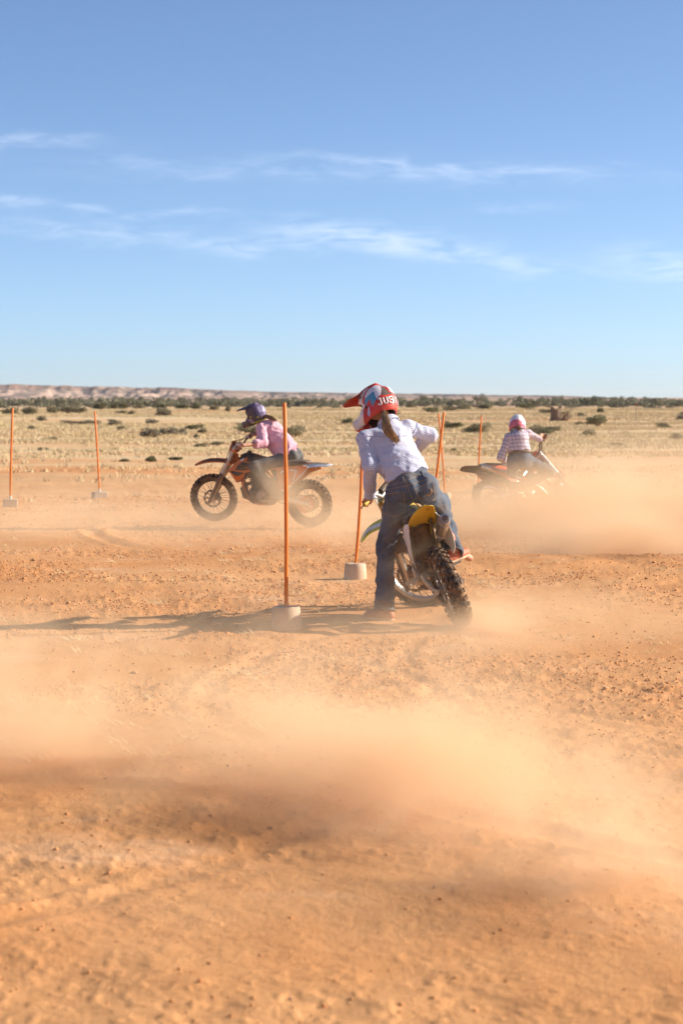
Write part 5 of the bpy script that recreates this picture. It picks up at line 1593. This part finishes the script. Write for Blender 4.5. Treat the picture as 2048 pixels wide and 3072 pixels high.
J2['soleR'] = Vector((peg2R.x + 0.0, peg2R.y - 0.03, peg2R.z)); J2['anR'] = J2['soleR'] + Vector((-0.02, -0.02, 0.10)); J2['toeR'] = J2['soleR'] + Vector((0.13, 0.10, 0.02)); J2['soleupR'] = (-0.25, -0.1, 1)
J2 = {k: v for k, v in J2.items() if v is not None}
M_SHIRT2 = shirt_mat('blue_gingham', 'gingham')
rider2, HM2, helm2, jeans2, shirt2 = make_rider(J2, dict(helm=1.05, h=0.009, seed=3, sleeve=0.97, shirt_mat=M_SHIRT2, jeans_mat=M_DENIM2, hcol=hcol2, peak=paint('red_helmet_peak', (0.50, 0.045, 0.04), 0.3, dust=0.2), flare=0.086, hip_w=1.07, torso_w=1.08, torso_d=1.05, fold=0.009, cuff_r=0.046, hem_dropL=0.018, hem_dropR=0.055, jfold=0.011))
tag(rider2, 'person in blue gingham shirt, jeans and red helmet, left foot down beside nearest bike', 'person')
letter_strips(helm2, 'JUST1', rad(63), rad(18.2), -0.055, 0.050, 0.0285, M_WHITE)
M_HAIR2 = hair_mat('brown_hair', (0.22, 0.12, 0.055), (0.60, 0.39, 0.19))
hp = [P(1150, 1232, 15.99), P(1155, 1246, 15.90), P(1160, 1270, 15.82), P(1168, 1290, 15.80), P(1180, 1306, 15.81), P(1190, 1320, 15.82)]
hair_tail(rider2, 'ponytail', to_local(rider2, hp), 0.056, M_HAIR2, 320, 4, 0.9)
# seams, pockets and waistband stitched onto the jeans
from mathutils.bvhtree import BVHTree
def on_mesh(o, pts, off=0.002):
    me = o.data; bv = BVHTree.FromPolygons([v.co + rider2.location for v in me.vertices], [tuple(f.vertices) for f in me.polygons])
    cam0 = Vector((0, 0, CAM_H)); out = []
    for (px, py) in pts:
        d = (P(px, py, 10) - cam0).normalized(); hit = bv.ray_cast(cam0, d)
        if hit[0] is not None: out.append(hit[0] - d * off)
    return out
def seam(o, name, line, mat, r=0.0014, n=14):
    pts = []
    for (a, b_) in zip(line[:-1], line[1:]):
        pts += [(a[0] + (b_[0] - a[0]) * i / n, a[1] + (b_[1] - a[1]) * i / n) for i in range(n)]
    pts.append(line[-1])
    w = on_mesh(o, pts)
    if len(w) > 2: MB().tube(to_local(rider2, w), r, 5).build(name, mat, o)
def c1(*pts): return [(980 + x / 3.409, 1120 + y / 3.409) for x, y in pts]
seam(jeans2, 'back_pocket', c1((895, 1192), (1080, 1095), (1108, 1285), (990, 1345), (895, 1192)), M_STITCH)
seam(jeans2, 'back_pocket', c1((565, 1238), (785, 1216), (800, 1420), (690, 1470), (575, 1430), (565, 1238)), M_STITCH)
seam(jeans2, 'pocket_embroidery', c1((985, 1262), (1030, 1235), (1048, 1258), (1070, 1215), (1062, 1180)), paint('orange_thread', (0.62, 0.30, 0.08), 0.8, dust=0.1), 0.0026, 6)
seam(jeans2, 'centre_seam', c1((788, 1060), (850, 1225), (905, 1370), (960, 1460)), M_STITCH)
seam(jeans2, 'waistband_seam', c1((570, 1170), (790, 1105), (990, 1020)), M_STITCH)
seam(jeans2, 'yoke_seam', c1((560, 1200), (820, 1150), (1020, 1085)), M_STITCH)
for p0, p1 in (((775, 1062), (790, 1120)), ((965, 1000), (990, 1055))):
    seam(jeans2, 'belt_loop', c1(p0, p1), M_DENIM2, 0.006, 5)
seam(shirt2, 'shoulder_seam', c1((885, 620), (905, 570), (925, 520), (910, 490)), M_SHIRT2, 0.003, 6)
seam(shirt2, 'shoulder_seam', c1((345, 610), (400, 660), (440, 730)), M_SHIRT2, 0.003, 6)
seam(shirt2, 'yoke_seam', c1((400, 640), (600, 650), (840, 635)), M_SHIRT2, 0.002, 10)
q = on_mesh(shirt2, c1((740, 462)), 0.01)
if q:
    b = MB(); c = q[0] - rider2.location
    b.box(c, (0.045, 0.02, 0.022), Matrix.Rotation(-0.25, 3, 'Y')); b.tube([c + Vector((-0.03, 0, -0.008)), c + Vector((0.03, 0, 0.01))], 0.008, 6)
    b.build('collar_button', M_BTN, shirt2, bevel=0.004)

# --- pink-shirt rider on the orange bike
def hcol1(p):
    x, y, z = p[:, 0], np.abs(p[:, 1]), p[:, 2]
    C = np.tile(np.array((0.060, 0.046, 0.064)), (len(p), 1))
    back = in_poly(x, z, [(-0.2, -0.06), (-0.075, -0.06), (-0.05, 0.05), (0.0, 0.12), (0.05, 0.2), (-0.2, 0.2)])
    C[back] = (0.125, 0.092, 0.185)
    st = in_poly(x, z, [(-0.2, 0.0), (-0.105, 0.0), (-0.085, 0.08), (-0.2, 0.12)]); C[st] = (0.30, 0.27, 0.42)
    jaw = in_poly(x, z, [(0.02, -0.06), (0.09, -0.045), (0.05, -0.12), (-0.02, -0.14)]); C[jaw & (y > 0.05)] = (0.27, 0.21, 0.28)
    rim = z < -0.118 + 0.10 * -x * 0.9; C[rim & (x < 0.05)] = (0.55, 0.58, 0.05)
    for cx, cz in ((0.03, -0.035), (-0.075, -0.06)):
        a = np.arctan2(z - cz, x - cx); r = np.hypot(x - cx, z - cz); C[(r < 0.017 * (0.62 + 0.38 * np.cos(5 * a))) & (y > 0.05)] = (0.62, 0.62, 0.06)
    C[(x > 0.185)] = (0.12, 0.12, 0.16)
    return C
gL1 = [bike_pt(MW1, st1, p, bar=True) for p in GRIP[1]]
gR1 = [bike_pt(MW1, st1, p, bar=True) for p in GRIP[-1]]
b1 = lambda x, y, z: bike_pt(MW1, st1, (x, y, z))
pel1 = b1(0.24, 0.0, 1.045)
def X1(cx, cy, d): return P(550 + cx * 0.29974, 1180 + cy * 0.29974, d)
sh_l, sh_r = X1(780, 345, 27.95), X1(815, 335, 28.27)
hipd = (b1(0.3, 1, 1) - b1(0.3, -1, 1)).normalized()
solL1, solR1 = b1(0.47, 0.185, 0.362), b1(0.47, -0.185, 0.362)
J1 = dict(
    head=X1(716, 207, 28.12), face=(-0.90, 0.30, -0.26), up=(-0.25, 0.05, 0.95), neck=X1(786, 300, 28.12), chest=X1(868, 388, 28.08),
    shL=sh_l, shR=sh_r, elL=X1(800, 500, 27.78), wrL=gL1[0].lerp(gL1[1], 0.45) + Vector((0.085, -0.01, 0.025)),
    elR=X1(790, 480, 28.45), wrR=gR1[0].lerp(gR1[1], 0.45) + Vector((0.085, 0.0, 0.02)),
    waist=X1(1000, 535, 27.92), pelvis=X1(1062, 625, 27.86), hipL=X1(1062, 640, 27.86) + hipd * 0.09, hipR=X1(1062, 640, 27.86) - hipd * 0.09,
    knL=b1(0.70, 0.26, 0.86), knR=b1(0.70, -0.26, 0.86), anL=solL1 + Vector((0.04, 0, 0.10)), anR=solR1 + Vector((0.04, 0, 0.10)),
    toeL=solL1 + Vector((-0.13, 0.05, 0.02)), toeR=solR1 + Vector((-0.13, 0.05, 0.02)), soleL=solL1, soleR=solR1,
    front=(-1, 0.3, -0.5), hem=X1(1000, 635, 27.9), hem_n=(-0.26, 0.1, 0.96), gripL=gL1, gripR=gR1)
M_SHIRT1 = shirt_mat('pink_cotton', 'plain')
rider1, HM1, helm1, jeans1, shirt1 = make_rider(J1, dict(h=0.011, seed=13, arm=1.22, sleeve=0.45, cuff_r=0.066, shirt_mat=M_SHIRT1, jeans_mat=M_DENIM1, hcol=hcol1, peak=paint('dark_helmet_peak', (0.06, 0.05, 0.075), 0.35, dust=0.2), flare=0.085, torso_w=1.05, torso_d=1.5, fold=0.016, hem_drop=0.06, shoe_mat=paint('brown_boot', (0.16, 0.09, 0.05), 0.6)))
tag(rider1, 'person in pink shirt and purple peaked helmet crouched forward on the orange bike', 'person')
M_HAIR1 = hair_mat('auburn_hair', (0.24, 0.11, 0.045), (0.42, 0.24, 0.10))
hair_tail(rider1, 'hair', to_local(rider1, [X1(770, 225, 28.08), X1(825, 226, 28.04), X1(885, 245, 27.98), X1(935, 275, 27.94)]), 0.045, M_HAIR1, 120, 6, 0.4)

# --- plaid-shirt rider on the red bike
def hcol3(p):
    x, y, z = p[:, 0], np.abs(p[:, 1]), p[:, 2]
    C = np.tile(np.array((0.74, 0.72, 0.76)), (len(p), 1))
    rim = z < -0.070 - x * 0.35; C[rim & (x < 0.10)] = (0.66, 0.16, 0.22)
    C[in_poly(x, z, [(-0.1, 0.06), (0.0, 0.02), (0.10, 0.06), (0.0, 0.08)]) & (y > 0.05)] = (0.60, 0.10, 0.16)
    C[(y < 0.02) & (z > 0.05)] = (0.46, 0.48, 0.58)
    return C
gL3 = [bike_pt(MW3, st3, p, bar=True) for p in GRIP[1]]
gR3 = [bike_pt(MW3, st3, p, bar=True) for p in GRIP[-1]]
b3 = lambda x, y, z: bike_pt(MW3, st3, (x, y, z))
def X3(cx, cy, d): return P(1380 + cx * 0.2551, 1220 + cy * 0.2551, d)
solR3 = b3(0.47, -0.19, 0.362)
fx, fy = P(1560, 1570, 30.35).x, 30.35
solL3 = Vector((fx, fy, gz(fx, fy)))
J3 = dict(
    head=X3(672, 215, 30.15), face=(0.22, 0.80, -0.62), up=(0.10, 0.55, 0.82), neck=X3(690, 290, 30.02), chest=X3(680, 370, 29.98),
    shL=X3(568, 368, 29.96), shR=X3(788, 310, 30.05), elL=X3(475, 600, 29.90), wrL=gL3[0].lerp(gL3[1], 0.45) + Vector((-0.05, -0.07, 0.03)),
    elR=X3(925, 372, 30.18), wrR=gR3[0].lerp(gR3[1], 0.45) + Vector((-0.06, -0.06, 0.03)),
    waist=X3(690, 520, 29.95), pelvis=X3(690, 610, 29.95), hipL=X3(625, 640, 29.98), hipR=X3(765, 625, 29.95),
    knL=X3(600, 900, 30.25), knR=X3(1060, 765, 30.05), anL=solL3 + Vector((0, 0, 0.10)), anR=solR3 + Vector((0, 0, 0.10)),
    toeL=solL3 + Vector((0.05, 0.15, 0.02)), toeR=solR3 + Vector((0.13, 0.06, 0.02)), soleL=solL3, soleR=solR3,
    front=(0.3, 1, 0), hem=X3(690, 530, 29.95), hem_n=(-0.05, 0.2, 0.97), gripL=gL3, gripR=gR3)
M_SHIRT3 = shirt_mat('pink_plaid', 'plaid')
rider3, HM3, helm3, jeans3, shirt3 = make_rider(J3, dict(h=0.011, seed=23, sleeve=0.88, shirt_mat=M_SHIRT3, jeans_mat=M_DENIM2, hcol=hcol3, peak=M_WHITE, flare=0.075, torso_w=0.95, fold=0.007, cuff_r=0.045, hem_drop=0.04))
tag(rider3, 'person in pink plaid shirt and white helmet leaning on the red bike', 'person')
b = MB(); c = Vector(J3['hem']) + Vector(J3['hem_n']).normalized() * -0.015
e1 = (Vector(J3['hipL']) - Vector(J3['hipR'])).normalized(); n_ = Vector(J3['hem_n']).normalized(); e1 = (e1 - n_ * e1.dot(n_)).normalized(); e2 = n_.cross(e1)
b.loft([[c + n_ * t + e1 * math.cos(a) * 0.163 + e2 * math.sin(a) * 0.125 - rider3.location for a in np.linspace(0, 2 * math.pi, 27)[:-1]] for t in (-0.018, 0.018)], cap=False)
b.build('belt', M_BELT, rider3, solid=0.005)
hair_tail(rider3, 'hair', to_local(rider3, [X3(660, 230, 30.05), X3(680, 250, 29.95), X3(695, 275, 29.9)]), 0.045, M_HAIR1, 90, 9, 0.2)

# ================================================================== marker poles
M_POLE = paint('orange_pole', (0.86, 0.205, 0.016), 0.5, dust=0.10, scale=6)
M_CONC = paint('weathered_concrete', (0.60, 0.46, 0.34), 0.95, dust=0.6, scale=12)
M_CONC2 = paint('grey_concrete', (0.54, 0.44, 0.34), 0.95, dust=0.4, scale=12)
M_COLLAR = paint('white_collar', (0.70, 0.62, 0.52), 0.7, dust=0.3)
def marker_pole(bx, by, d, tx, ty, label, block='round', w=0.24, hgt=0.2, r=0.0155, collar=False, rot=0.0, dy=0.0):
    """bx, by: photo pixel of the block's foot; tx, ty: of the pole's top"""
    g = P(bx, by, d); x, y = g.x, g.y
    z = gz(x, y) - 0.012
    root = empty('marker_pole', (x, y, z))
    top = P(tx, ty, d + dy) - Vector((x, y, z))
    b = MB()
    rng = np.random.default_rng(int(bx))
    if block == 'round':
        rings = []
        for (t, k) in ((0, 1.0), (0.3, 1.0), (0.75, 0.94), (0.93, 0.91), (1.0, 0.84), (1.0, 0.3)):
            rings.append([(math.cos(a) * w / 2 * k * (1 + 0.02 * math.sin(3 * a + 2 * t)), math.sin(a) * w / 2 * k, hgt * t + 0.004 * math.sin(4 * a)) for a in np.linspace(0, 2 * math.pi, 29)[:-1]])
        b.loft(rings); blk = b.build('concrete_base', M_CONC, root, sharp=50)
    else:
        b.box((0, 0, hgt / 2), (w, w * 0.8, hgt), Matrix.Rotation(rot, 3, 'Z'), taper=1.08 if block == 'flare' else 0.97)
        blk = b.build('concrete_base', M_CONC2, root, bevel=0.012)
    ft = Vector((0, 0, hgt - 0.06)); tp = top
    dirn = (tp - ft).normalized()
    b = MB(); bw = Vector((rng.uniform(-0.008, 0.008), 0, 0)); b.tube([ft, ft.lerp(tp, 0.33) + bw, ft.lerp(tp, 0.66) + bw, tp - dirn * 0.003, tp], [r, r, r, r, r * 0.9], 14)
    b.build('pole', M_POLE, root)
    if collar:
        b = MB(); b.tube([ft + dirn * 0.055, ft + dirn * 0.115], r * 1.35, 12); b.build('collar', M_COLLAR, root)
    return tag(root, label, 'marker pole', 'orange marker poles')
def pole_d(by): return FPX * CAM_H / (by - 1222)
marker_pole(858, 1884, 15.25, 853, 1208, 'nearest orange pole, upright in a round concrete block, left of the gingham-shirt rider', 'round', 0.235, 0.185, 0.0150)
marker_pole(1065, 1738, 19.6, 1086, 1375, 'orange pole in a round concrete block just behind the nearest bike', 'round', 0.225, 0.165, 0.0150)
marker_pole(32, 1524, 33.6, 39, 1224, 'leftmost orange pole in a square block at the edge of the picture', 'flare', 0.22, 0.15, 0.0175, True, 0.25)
marker_pole(300, 1490, 37.6, 285, 1234, 'thin orange pole in a square block, second from the left edge', 'box', 0.27, 0.125, 0.0170, True, 0.35)
marker_pole(1290, 1600, 26.6, 1331, 1237, 'thicker of the two crossed orange poles right of the raised elbow', 'round', 0.225, 0.165, 0.0165)
marker_pole(1334, 1500, 36.0, 1315, 1240, 'thinner pole crossing behind the thicker one, right of the raised elbow', 'round', 0.225, 0.165, 0.0150)
marker_pole(1433, 1478, 39.0, 1443, 1248, 'single orange pole left of the white-helmet rider, its foot lost in dust', 'round', 0.225, 0.165, 0.0160)

b = MB(); fr_ = st2['fender_rise']
b.add([(-0.20, -0.045, 0.880 + fr_ * 0.40 - 0.004), (-0.25, -0.060, 0.878 + fr_ * 0.45 - 0.004), (-0.25, -0.030, 0.878 + fr_ * 0.45 - 0.002)], [(0, 1, 2)])
b.build('fender_sticker', M_BLK, next(c for c in bike2.children if c.name.startswith('rear_fender')), solid=0.002)
# clods flung up in the air
rng = np.random.default_rng(8)
for i, (px, py, d) in enumerate(((221, 2015, 9.5), (627, 2180, 8.8), (865, 2212, 9.0), (972, 2296, 8.6), (1732, 2288, 9.0), (1790, 2397, 8.2), (1793, 2462, 8.0), (1957, 2489, 7.8), (1976, 2416, 8.0), (683, 2296, 8.4), (1467, 1572, 18.0), (1440, 1896, 15.0))):
    p = P(px, py, d); r = rng.uniform(0.004, 0.0065)
    b = MB(); q = [Vector(v) * r * rng.uniform(0.7, 1.3) for v in ((1, 0, 0), (0, 1, 0), (-1, 0, 0), (0, -1, 0), (0, 0, 1), (0, 0, -1))]
    b.add(q, [(0, 1, 4), (1, 2, 4), (2, 3, 4), (3, 0, 4), (1, 0, 5), (2, 1, 5), (3, 2, 5), (0, 3, 5)])
    c = b.build('flying_clod', paint('dark_clod', (0.16, 0.06, 0.03), 0.95, dust=0.1), None, sm=False)
    c.location = p
    tag(c, 'tiny dark clod of earth flung through the air by a wheel', 'clod', 'clods of earth in the air')
# ================================================================== dust in the air
class GN:
    """small expression builder for geometry nodes"""
    def __init__(s, name):
        s.t = bpy.data.node_groups.new(name, 'GeometryNodeTree')
        s.t.interface.new_socket('Geometry', in_out='OUTPUT', socket_type='NodeSocketGeometry')
        s.out = s.t.nodes.new('NodeGroupOutput')
    def n(s, kind, **props):
        x = s.t.nodes.new(kind)
        for k, v in props.items(): setattr(x, k, v)
        return x
    def put(s, sock, v):
        if hasattr(v, 'is_output') or isinstance(v, bpy.types.NodeSocket): s.t.links.new(v, sock)
        else: sock.default_value = v
    def m(s, op, a, b=0.0, c=None, clamp=False):
        x = s.n('ShaderNodeMath', operation=op, use_clamp=clamp); s.put(x.inputs[0], a); s.put(x.inputs[1], b)
        if c is not None: s.put(x.inputs[2], c)
        return x.outputs[0]
    def v(s, op, a, b=None):
        x = s.n('ShaderNodeVectorMath', operation=op); s.put(x.inputs[0], a)
        if b is not None: s.put(x.inputs[1], b)
        return x.outputs['Value'] if op in ('DOT_PRODUCT', 'LENGTH') else x.outputs['Vector']
    def noise(s, vec, scale, detail, rough=0.55, dist=0.0):
        x = s.n('ShaderNodeTexNoise'); s.put(x.inputs['Vector'], vec); x.inputs['Scale'].default_value = scale; x.inputs['Detail'].default_value = detail
        x.inputs['Roughness'].default_value = rough; x.inputs['Distortion'].default_value = dist
        return x.outputs['Fac'] if 'Fac' in x.outputs else x.outputs[0]
    def rng(s, v, a, b, c=0.0, d=1.0, smooth=True):
        x = s.n('ShaderNodeMapRange', interpolation_type='SMOOTHSTEP' if smooth else 'LINEAR'); s.put(x.inputs['Value'], v)
        for k, q in (('From Min', a), ('From Max', b), ('To Min', c), ('To Max', d)): s.put(x.inputs[k], q)
        return x.outputs['Result']

def dust_mat(name, col, aniso=0.35):
    m = bpy.data.materials.new(name); m.use_nodes = True; t = m.node_tree; t.nodes.clear()
    o = t.nodes.new('ShaderNodeOutputMaterial'); p = t.nodes.new('ShaderNodeVolumePrincipled')
    p.inputs['Color'].default_value = (*col, 1); p.inputs['Density'].default_value = 1.0
    p.inputs['Density Attribute'].default_value = 'density'; p.inputs['Anisotropy'].default_value = aniso
    t.links.new(p.outputs[0], o.inputs['Volume'])
    return m
M_DUST = dust_mat('airborne_dust', (0.992, 0.785, 0.525), 0.0)

def dust(name, label, lo, hi, vox, lumps, D, nscale, thr=(0.36, 0.62), stretch=(1, 1, 1), detail=5, seed=0.0, warp=0.25, low=0.6):
    """dust cloud filling a box; lumps: (x, y, z, rx, ry, rz, amount, slope of z along x)"""
    g = GN(name)
    pos = g.n('GeometryNodeInputPosition').outputs[0]
    wv = g.n('ShaderNodeTexNoise'); g.put(wv.inputs['Vector'], pos); wv.inputs['Scale'].default_value = nscale * 0.6; wv.inputs['Detail'].default_value = 2
    off = g.v('MULTIPLY', g.v('SUBTRACT', wv.outputs['Color'], (0.5, 0.5, 0.5)), (warp, warp, warp * 0.7))
    pw = g.v('ADD', pos, off)
    E = None
    for L in lumps:
        x, y, z, rx, ry, rz, a = L[:7]
        q = g.v('DIVIDE', g.v('SUBTRACT', pw, (x, y, z)), (rx, ry, rz))
        e = g.m('MULTIPLY', g.m('EXPONENT', g.m('MULTIPLY', g.v('DOT_PRODUCT', q, q), -1.0)), a)
        E = e if E is None else g.m('ADD', E, e)
    nv = g.v('ADD', g.v('MULTIPLY', pw, stretch), (seed, seed * 1.7, seed * 0.6))
    n1 = g.noise(nv, nscale, detail, 0.62, 0.5)
    n2 = g.noise(nv, nscale * 0.37, 2, 0.5)
    f = g.rng(g.m('ADD', n1, g.m('MULTIPLY', g.m('SUBTRACT', n2, 0.5), low)), thr[0], thr[1])
    Ec = g.m('SUBTRACT', E, 0.02)
    dens = g.m('MAXIMUM', g.m('MULTIPLY', g.m('MULTIPLY', Ec, g.m('ADD', g.m('MULTIPLY', f, 0.95), 0.05)), D), 0.0)
    vc = g.n('GeometryNodeVolumeCube')
    g.put(vc.inputs['Density'], dens)
    vc.inputs['Min'].default_value = lo; vc.inputs['Max'].default_value = hi
    for k, i in (('Resolution X', 0), ('Resolution Y', 1), ('Resolution Z', 2)): vc.inputs[k].default_value = max(4, int((hi[i] - lo[i]) / vox[i]))
    sm = g.n('GeometryNodeSetMaterial'); g.t.links.new(vc.outputs[0], sm.inputs['Geometry']); sm.inputs['Material'].default_value = M_DUST
    g.t.links.new(sm.outputs[0], g.out.inputs[0])
    me = bpy.data.meshes.new(name); me.materials.append(M_DUST)
    o = obj(name, me)
    md = o.modifiers.new('cloud', 'NODES'); md.node_group = g.t
    return tag(o, label, 'dust', kind='stuff')

def dl(px, py, d, zc, rx, ry, rz, a):
    """lump above the ground point seen at column px, distance d"""
    x = (px - 1024) / FPX * d
    return (x, d, zc, rx, ry, rz, a)
FG = [dl(-150, 0, 9.80, 0.28, 0.55, 0.80, 0.26, 1.3), dl(60, 0, 9.73, 0.25, 0.34, 0.80, 0.25, 1.5), dl(230, 0, 9.47, 0.15, 0.28, 0.80, 0.18, 1.0), dl(400, 0, 9.20, 0.08, 0.30, 0.80, 0.12, 0.7), dl(560, 0, 9.04, 0.16, 0.34, 0.67, 0.20, 1.1), dl(740, 0, 8.88, 0.20, 0.36, 0.67, 0.23, 1.1),
      dl(920, 0, 8.71, 0.15, 0.42, 0.64, 0.19, 1.35), dl(1100, 0, 8.45, 0.13, 0.38, 0.67, 0.18, 1.35), dl(1270, 0, 8.28, 0.18, 0.32, 0.72, 0.23, 1.2), dl(1430, 0, 8.03, 0.10, 0.30, 0.80, 0.14, 1.0),
      dl(1600, 0, 7.66, 0.06, 0.36, 0.96, 0.12, 0.9), dl(1780, 0, 7.50, 0.12, 0.30, 0.80, 0.19, 0.91), dl(1940, 0, 7.24, 0.18, 0.34, 0.88, 0.26, 1.19), dl(2150, 0, 7.06, 0.1, 0.4, 0.80, 0.20, 0.5), 
      dl(1050, 0, 9.37, 0.36, 0.7, 0.96, 0.22, 0.22), dl(300, 0, 10.04, 0.36, 0.7, 0.96, 0.20, 0.22), dl(1450, 0, 8.72, 0.30, 0.3, 0.64, 0.30, 0.30), dl(1800, 0, 7.99, 0.34, 0.7, 0.96, 0.24, 0.17)]
FG += [dl(200, 0, 6.4, 0.08, 0.6, 0.6, 0.16, 0.12), dl(1700, 0, 6.6, 0.06, 0.7, 0.6, 0.14, 0.10), dl(1000, 0, 6.2, 0.05, 0.9, 0.6, 0.14, 0.08)]
dust('dust_plume', 'thick orange dust plume rolling across the foreground from left to right', (-2.6, 5.2, -0.22), (2.6, 10.6, 0.85), (0.035, 0.045, 0.03), FG, 1.22, 2.8, (0.38, 0.63), (0.6, 0.7, 1.3), 7, 6.4, 0.9, 0.6)
BK = [dl(2000, 0, 22.6, 0.14, 1.1, 0.9, 0.30, 3.0), dl(2200, 0, 23.4, 0.30, 1.3, 1.4, 0.50, 1.2), dl(1760, 0, 22.5, 0.05, 0.9, 0.7, 0.15, 1.5), dl(1880, 0, 25.5, 0.25, 1.6, 1.6, 0.42, 0.7), dl(2120, 0, 26.5, 0.50, 1.8, 2.0, 0.62, 0.9),
      dl(1650, 0, 26.8, 0.10, 1.2, 1.2, 0.32, 1.0), dl(1490, 0, 27.8, 0.06, 0.9, 0.8, 0.28, 0.8), dl(1600, 0, 28.3, 0.14, 0.9, 0.6, 0.38, 1.0), dl(1740, 0, 28.8, 0.26, 1.0, 0.9, 0.42, 1.4), dl(1400, 0, 27.0, 0.05, 1.0, 1.5, 0.26, 0.4),
      dl(930, 0, 26.9, 0.10, 0.55, 0.7, 0.24, 0.38), dl(1030, 0, 27.3, 0.05, 0.8, 0.8, 0.24, 0.55), dl(800, 0, 26.8, 0.36, 0.45, 0.6, 0.36, 1.1), dl(860, 0, 26.8, 0.55, 0.3, 0.6, 0.28, 0.7), dl(650, 0, 27.4, 0.02, 0.9, 0.9, 0.24, 0.8),
      dl(1150, 0, 24.5, 0.10, 1.6, 2.0, 0.40, 0.35), dl(500, 0, 25.0, 0.05, 2.4, 3.0, 0.40, 0.28), dl(50, 0, 27.0, 0.05, 2.2, 3.0, 0.40, 0.26), dl(1000, 0, 29.5, 0.1, 3.0, 1.5, 0.45, 0.25)]
dust('dust_cloud', 'broad peach dust cloud drifting behind the riders and burying the red bike', (-5.6, 20.4, -0.25), (6.6, 31.6, 1.7), (0.08, 0.13, 0.07), BK, 1.05, 1.1, (0.37, 0.64), (0.8, 0.8, 1.3), 6, 2.3, 0.8, 0.4)
NR = [dl(1420, 0, 15.2, 0.05, 0.14, 0.16, 0.11, 6.0), dl(1465, 0, 15.1, 0.09, 0.15, 0.2, 0.13, 3.0), dl(1540, 0, 15.2, 0.10, 0.35, 0.3, 0.15, 0.8), dl(1400, 0, 15.0, 0.02, 0.2, 0.2, 0.07, 2.2), dl(1230, 0, 15.50, 0.55, 0.16, 0.14, 0.28, 0.75), dl(1180, 0, 15.3, 0.2, 0.30, 0.3, 0.32, 0.16), dl(780, 0, 15.0, 0.06, 0.40, 0.4, 0.16, 0.22), dl(1350, 0, 14.4, 0.03, 1.0, 0.9, 0.18, 0.40),
      dl(700, 0, 14.4, 0.03, 1.4, 1.0, 0.2, 0.22), dl(200, 0, 14.6, 0.03, 1.4, 1.2, 0.22, 0.20), dl(1250, 0, 12.4, 0.05, 1.0, 1.0, 0.25, 0.25), dl(1050, 0, 17.6, 0.05, 1.6, 1.2, 0.25, 0.16), dl(1800, 0, 15.5, 0.03, 1.0, 1.6, 0.20, 0.25)]
dust('dust_puff', 'orange spray of dust thrown up by the nearest rear wheel, trailing off along the ground', (-3.2, 11.0, -0.25), (3.4, 19.4, 1.0), (0.045, 0.06, 0.04), NR, 1.5, 2.6, (0.34, 0.64), (1, 1, 1.2), 5, 1.9, 0.3)

# ------------------------------------------------------------------ thin haze over the whole plain
def build_haze():
    m = bpy.data.materials.new('thin_haze'); m.use_nodes = True; t = m.node_tree; t.nodes.clear()
    o = t.nodes.new('ShaderNodeOutputMaterial'); p = t.nodes.new('ShaderNodeVolumePrincipled')
    p.inputs['Color'].default_value = (0.97, 0.97, 1.0, 1); p.inputs['Density'].default_value = 0.00006
    p.inputs['Density Attribute'].default_value = ''
    t.links.new(p.outputs[0], o.inputs['Volume'])
    b = MB(); b.box((0, 1500, 23), (9000, 10400, 60))
    h = b.build('haze', m, None, sm=False)
    return tag(h, 'thin pale haze lying over the whole plain', 'haze', kind='stuff')
build_haze()
